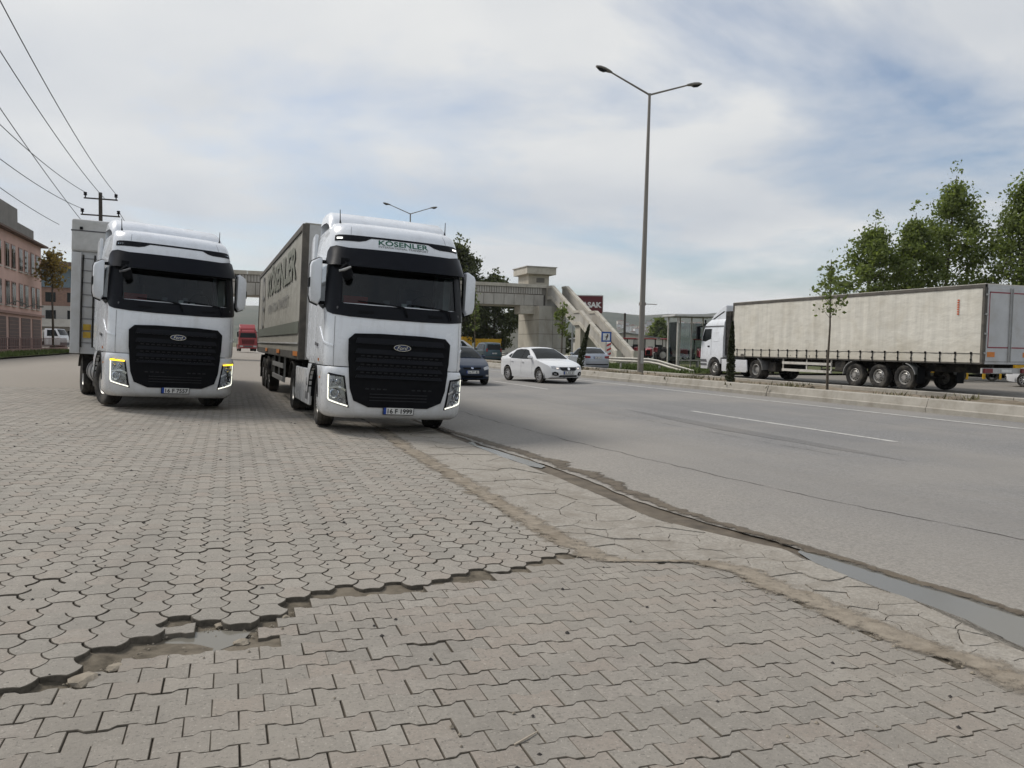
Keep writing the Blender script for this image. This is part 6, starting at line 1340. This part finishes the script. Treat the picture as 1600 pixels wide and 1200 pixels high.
yellow_machine('farm_machine', 30.0, 90.0, R(-18), 3.4, 2.3, 'tall yellow farm machine left of the bridge tower, right-hand one'); yellow_machine('farm_machine', 27.2, 90.6, R(-18), 1.8, 2.5, 'yellow farm machine right behind the dark teal minivan')
yellow_machine('farm_machine', 36.5, 31.0, R(-30), 2.2, 1.0, 'low yellow farm machine under the tail of the white trailer'); yellow_machine('farm_machine', 40.2, 30.3, R(-30), 2.6, 1.1, 'yellow farm machine at the right edge behind the white trailer')
SHW = pmat('shed_wall', (.52, .50, .45), .8, var=.1, scale=1, coord='World', dirt=(.35, .32, .27), damt=.5, dscale=.3); ROOFG = pmat('shed_roof', (.22, .22, .22), .7, var=.15, scale=.5, coord='World')
def shed(u, v, rz, Wd, Dp, H_, rh, lab, wins=3):
    r = empty('shed', (u, v, 0), rz); tag(r, lab, 'shed', 'low sheds behind the footbridge')
    m = MB(); m.prism([(-Wd/2, 0), (-Wd/2, H_), (0, H_+rh), (Wd/2, H_), (Wd/2, 0)], -Dp/2, Dp/2, 'y'); m.build('wall', SHW, r)
    for sg in (1, -1): m = MB(); m.prism([(0, H_+rh+.02), (0, H_+rh+.17), (sg*(Wd/2+.4), H_+.02), (sg*(Wd/2+.4), H_-.13)], -Dp/2-.3, Dp/2+.3, 'y'); m.build('roof', ROOFG, r)
    for k in range(wins):
        x = -Wd/2+(k+.5)*Wd/wins; m = MB(); m.box(x-.55, x+.55, -Dp/2-.03, -Dp/2+.02, .9, 2.1); m.build('window', DGLASS, r)
shed(43.0, 112, R(-15), 11, 10, 3.0, 1.6, 'white gabled shed partly behind the bridge tower'); shed(58, 108, R(-15), 14, 8, 2.9, .9, 'low white shed seen under the stairs', 4)
m = MB()
for k in range(7): m.prism([(u_*.55, z_) for u_, z_ in ((0, 0), (.25, 1.0), (.5, 0))], k*.6, k*.6+.12, 'y')
bsx = empty('minibus', (25.6, 88.0, .05), R(90)); car(bsx, van_spec('16 M 77'), CARW); bsx.scale = (1.2, 1.25, 1.2); tag(bsx, 'white van parked sideways behind the dark teal minivan', 'minibus')
# red lorry far away between the two trucks
rl = empty('tractor_unit', (2.3, 116, .1), R(3)); REDP = pmat('red_lorry_paint', (.28, .03, .03), .4, var=.1); axor(rl, REDP); rl.scale = (1, 1, .98); tag(rl, 'far red lorry seen in the gap between the two white lorries', 'truck')
# ================================================================ left side: pink building, house, light lorry, fence
PINK = pmat('pink_render', (.56, .38, .325), .9, var=.07, scale=.8, coord='World', dirt=(.43, .29, .245), damt=.6, dscale=.25, stretch=(1, 1, .4)); PINKD = pmat('pink_trim', (.30, .19, .16), .9); GREYC = pmat('grey_concrete', (.20, .19, .175), .9, var=.15, scale=1, coord='World'); TILE = pmat('roof_tile', (.13, .085, .065), .9, var=.2)
pb = empty('pink_building', (-17.0, 46, .2)); tag(pb, 'pink rendered three-storey building with paired windows at the left edge', 'building')
PL = 38.6; PHt = 9.9
m = MB(); m.box(-10, 0, 0, PL, 0, PHt); wl_ = m.build('wall', PINK, pb)
m = MB(); m.box(-10.5, .55, -.4, PL+.5, PHt, PHt+.16); m.build('eaves', TILE, pb); m = MB(); m.prism([(-10.5, PHt+.16), (.5, PHt+.16), (-5, PHt+1.5)], -.4, PL+.5, 'y'); m.build('roof', TILE, pb)
for fl, zc in enumerate((4.0, 7.05)):
    for k in range(9):
        for dx in (-.95, .95):
            y = PL-2.6-k*4.25+dx
            if y < 1: continue
            m = MB(); m.box(-.02, .06, y-.62, y+.62, zc-.06, zc+1.96); wd_ = m.build('window', PINKD, pb); m = MB(); m.box(.03, .075, y-.52, y+.52, zc+.04, zc+1.86); m.build('pane', DGLASS, wd_)
            m = MB(); m.box(.06, .085, y-.03, y+.03, zc+.04, zc+1.86); m.build('frame', SHW, wd_); m = MB(); m.box(.0, .14, y-.7, y+.7, zc-.14, zc-.06); m.build('sill', SHW, wd_)
for k in range(9):
    y = PL-2.2-k*4.0
    if y < 2: continue
    m = MB(); m.box(-.02, .05, y-1.55, y+1.55, .3, 3.0); g_ = m.build('shutter', pmat('dark_shutter', (.13, .095, .085), .8), pb)
    for q in range(8): m = MB(); m.box(.045, .075, y-1.5, y+1.5, .5+q*.31, .53+q*.31); m.build('slat', PINKD, g_)
m = MB(); m.box(.0, .25, 0, PL, 3.25, 3.45); m.build('ledge', PINKD, pb)
for y in (PL-7, PL-13): m = MB(); m.tube([(.1, y, 3.9), (.9, y, 4.25), (1.3, y, 4.1)], .05, 6); m.box(1.2, 1.55, y-.15, y+.15, 3.98, 4.1); m.build('wall_lamp', GREYC, pb)
for q_ in ((-6, -.3, 12, 31.5, PHt+.2, PHt+2.5), (-6, -.5, 31.6, 38.2, PHt+.2, PHt+1.5)): m = MB(); m.box(*q_); m.build('rooftop_block', GREYC, pb)
fn = empty('yard_fence', (-15.2, 46, .2)); tag(fn, 'low wall with iron railing in front of the pink building', 'fence')
m = MB(); m.box(-.12, .12, 0, 40, 0, .45); m.build('base_wall', PINKD, fn)
for z in (.6, 1.25): m = MB(); m.box(-.025, .025, 0, 40, z, z+.05); m.build('rail', pmat('rail_iron', (.20, .12, .11), .7), fn)
for k in range(81): m = MB(); m.box(-.02, .02, k*.5-.02, k*.5+.02, .45, 1.3); m.build('picket', pmat('rail_iron', (.2, .12, .11), .7), fn)
gh = empty('house', (-26.5, 138, .2)); tag(gh, 'pale house with brick band and balcony between pink building and grey trailer', 'building')
BRK = pmat('brick_band', (.24, .15, .115), .9, var=.2, scale=3, coord='World'); BLG = pmat('blue_grey_cladding', (.14, .19, .22), .8)
m = MB(); m.box(-8, 8, 0, 9, 0, 6.4); m.build('wall', pmat('pale_render', (.42, .40, .37), .9, var=.1, coord='World'), gh); m = MB(); m.box(-8, 8, -.02, 9, 6.4, 9.3); m.build('brick_storey', BRK, gh); m = MB(); m.box(-8, 8, -.3, 9, 9.3, 12.4); m.build('upper_storey', BLG, gh); m = MB(); m.box(-8.6, 8.6, -1.6, 9.5, 12.4, 13.2); m.build('roof', TILE, gh)
m = MB(); m.box(-8, 8, -1.6, 0, 3.1, 3.3); m.box(-8, 8, -1.6, -1.5, 3.3, 4.3); m.build('balcony', SHW, gh)
for x in (-6, -3, 0, 3, 6):
    for z in (1.0, 4.2, 7.0): m = MB(); m.box(x-.7, x+.7, -.06, .02, z, z+1.5); m.build('window', DGLASS, gh)
lt_ = empty('light_lorry', (-19.0, 101, .2), R(75)); tag(lt_, 'small white light lorry parked beyond the pink building', 'truck')
def light_truck(r):
    prof = [(-1.0, .5), (-1.05, 1.0), (-.98, 1.45), (-.62, 2.15), (.55, 2.2), (.62, 2.1), (.62, .5)]
    mp = lambda t, y, z, off=0: (t*(.92-.1*max(0, z-1.4)+off), y+.06*t*t*(y < -.5), z)
    m = MB(); body_from_profile(m, prof, [-1, -.9, -.5, 0, .5, .9, 1], mp); m.build('cab', WHITE, r, smooth=35)
    for sg in (1, -1):
        S = lambda s, z, off=0: mp(sg, s, z, off); m = MB(); wrapplate(m, [(-.82, 1.4), (-.52, 2.02), (.35, 2.05), (.35, 1.4)], S, .2, .2, .01, .012); m.build('side_window', DGLASS, r)
        for y in (-.25, 2.6): w_ = link('wheel', C_TYRE, r); w_.location = (sg*.8, y, .38); w_.scale = (1, 1.2, 1.2); link('rim', RIM7, w_)
    m = MB(); rows = [[(mp(t, y, z)[0]*.92, mp(t, y, z)[1]-.015, z+.01) for t in lin(-1, 1, 7)] for y, z in ((-.96, 1.5), (-.64, 2.1))]; m.loft(rows, closed=False, caps=False); m.build('windscreen', DGLASS, r)
    m = MB(); m.box(-.95, .95, .75, 3.9, .75, .85); m.build('load_bed', DARK, r); m = MB(); m.box(-.95, .95, .75, .8, .85, 2.0); m.build('headboard', SHW, r); m = MB(); m.box(-.4, .4, -.6, 3.8, .45, .75); m.build('chassis', DARK, r); m = MB(); m.box(-.9, .9, -1.12, -.98, .45, .75); m.build('bumper', GREYP, r)
light_truck(lt_); lt_.scale = (1.1, 1.1, 1.1)
# ================================================================ hills, hillside town, haze
HILL = NM('hill_scrub'); co = HILL.coord('World'); hc = HILL.ramp(HILL.noise(co, .004, 8, .6), [(.35, (.035, .045, .030)), (.55, (.065, .072, .045)), (.72, (.11, .10, .07))]); HILL.set(base=hc, rough=.95, spec=.1); HILL = HILL.m
def hill_z(r, az):
    ridge = 138+16*mnoise.noise((az*.09, 0, 3))+9*mnoise.noise((az*.35, 1, 7))+4*mnoise.noise((az*1.1, 2, 7)); f = interp(r, [900, 1500, 2100, 2600, 3000, 3600], [0, .06, .34, .70, 1.0, .85]); return -2+ridge*f*(1+.10*mnoise.noise((r*.003, az*.3, 0))*(f < .98))
m = MB(); rows = []
for k in range(181):
    az = -70+k*.9; a = R(az)+R(0); row = []
    for r in (900, 1200, 1500, 1700, 1900, 2100, 2300, 2500, 2700, 2850, 3000, 3150, 3400, 3600): row.append((r*math.sin(a), r*math.cos(a), hill_z(r, az)))
    rows.append(row)
m.loft(rows, closed=False, caps=False); struct(m.build('hills', HILL, smooth=70))
random.seed(77)
HW = [pmat('town_wall_'+n_, c_, .9, var=.05) for n_, c_ in (('white', (.72, .71, .69)), ('cream', (.62, .58, .50)), ('rose', (.52, .43, .38)), ('grey', (.48, .48, .49)))]; TRF = pmat('town_roof', (.26, .14, .10), .9); WINM = pmat('town_window', (.05, .055, .06), .5)
kinds = []
for mi, mt in enumerate(HW):
    for hh, wd, dp in ((9, 15, 11), (16, 17, 13), (7, 12, 9)):
        m = MB(); m.box(-wd/2, wd/2, -dp/2, dp/2, -6, hh); m.prism([(-wd/2-.5, hh), (wd/2+.5, hh), (0, hh+2.6)], -dp/2-.5, dp/2+.5, 'y', 1)
        for fl in range(int(hh/3)):
            for q in range(int(wd/3)): x = -wd/2+1.5+q*3; m.box(x-.6, x+.6, -dp/2-.1, -dp/2+.1, .8+fl*3, 2.3+fl*3, 2)
        kinds.append(m.mesh('town_house', [mt, TRF, WINM]))
for k in range(110):
    az = random.uniform(28.0, 35.5); r = random.uniform(1930, 2330); 
    if k > 70: az = random.uniform(32.5, 36.5); r = random.uniform(2220, 2330)
    z = hill_z(r, az); me = kinds[random.randrange(12)]; o = link('town_house', me); o.location = (r*math.sin(R(az)), r*math.cos(R(az)), z); o.rotation_euler[2] = -R(az)+random.uniform(-.4, .4); s_ = random.uniform(.7, 1.15); o.scale = (s_, s_, s_); tag(o, 'tiny pale house of the far hillside town', 'house', 'far hillside town')
hz = NM('haze_air'); hz.t.nodes.remove(hz.b); pv = hz.n('ShaderNodeVolumePrincipled'); pv.inputs['Color'].default_value = (.86, .90, .95, 1); pv.inputs['Density'].default_value = .00011; pv.inputs['Anisotropy'].default_value = .35
hz.l(pv.outputs[0], hz.t.nodes['Material Output'].inputs['Volume'])
m = MB(); m.box(-4200, 4200, -600, 4200, -8, 190); ho = m.build('haze', hz.m); tag(ho, 'thin pale haze filling the valley air', 'haze', kind='stuff')
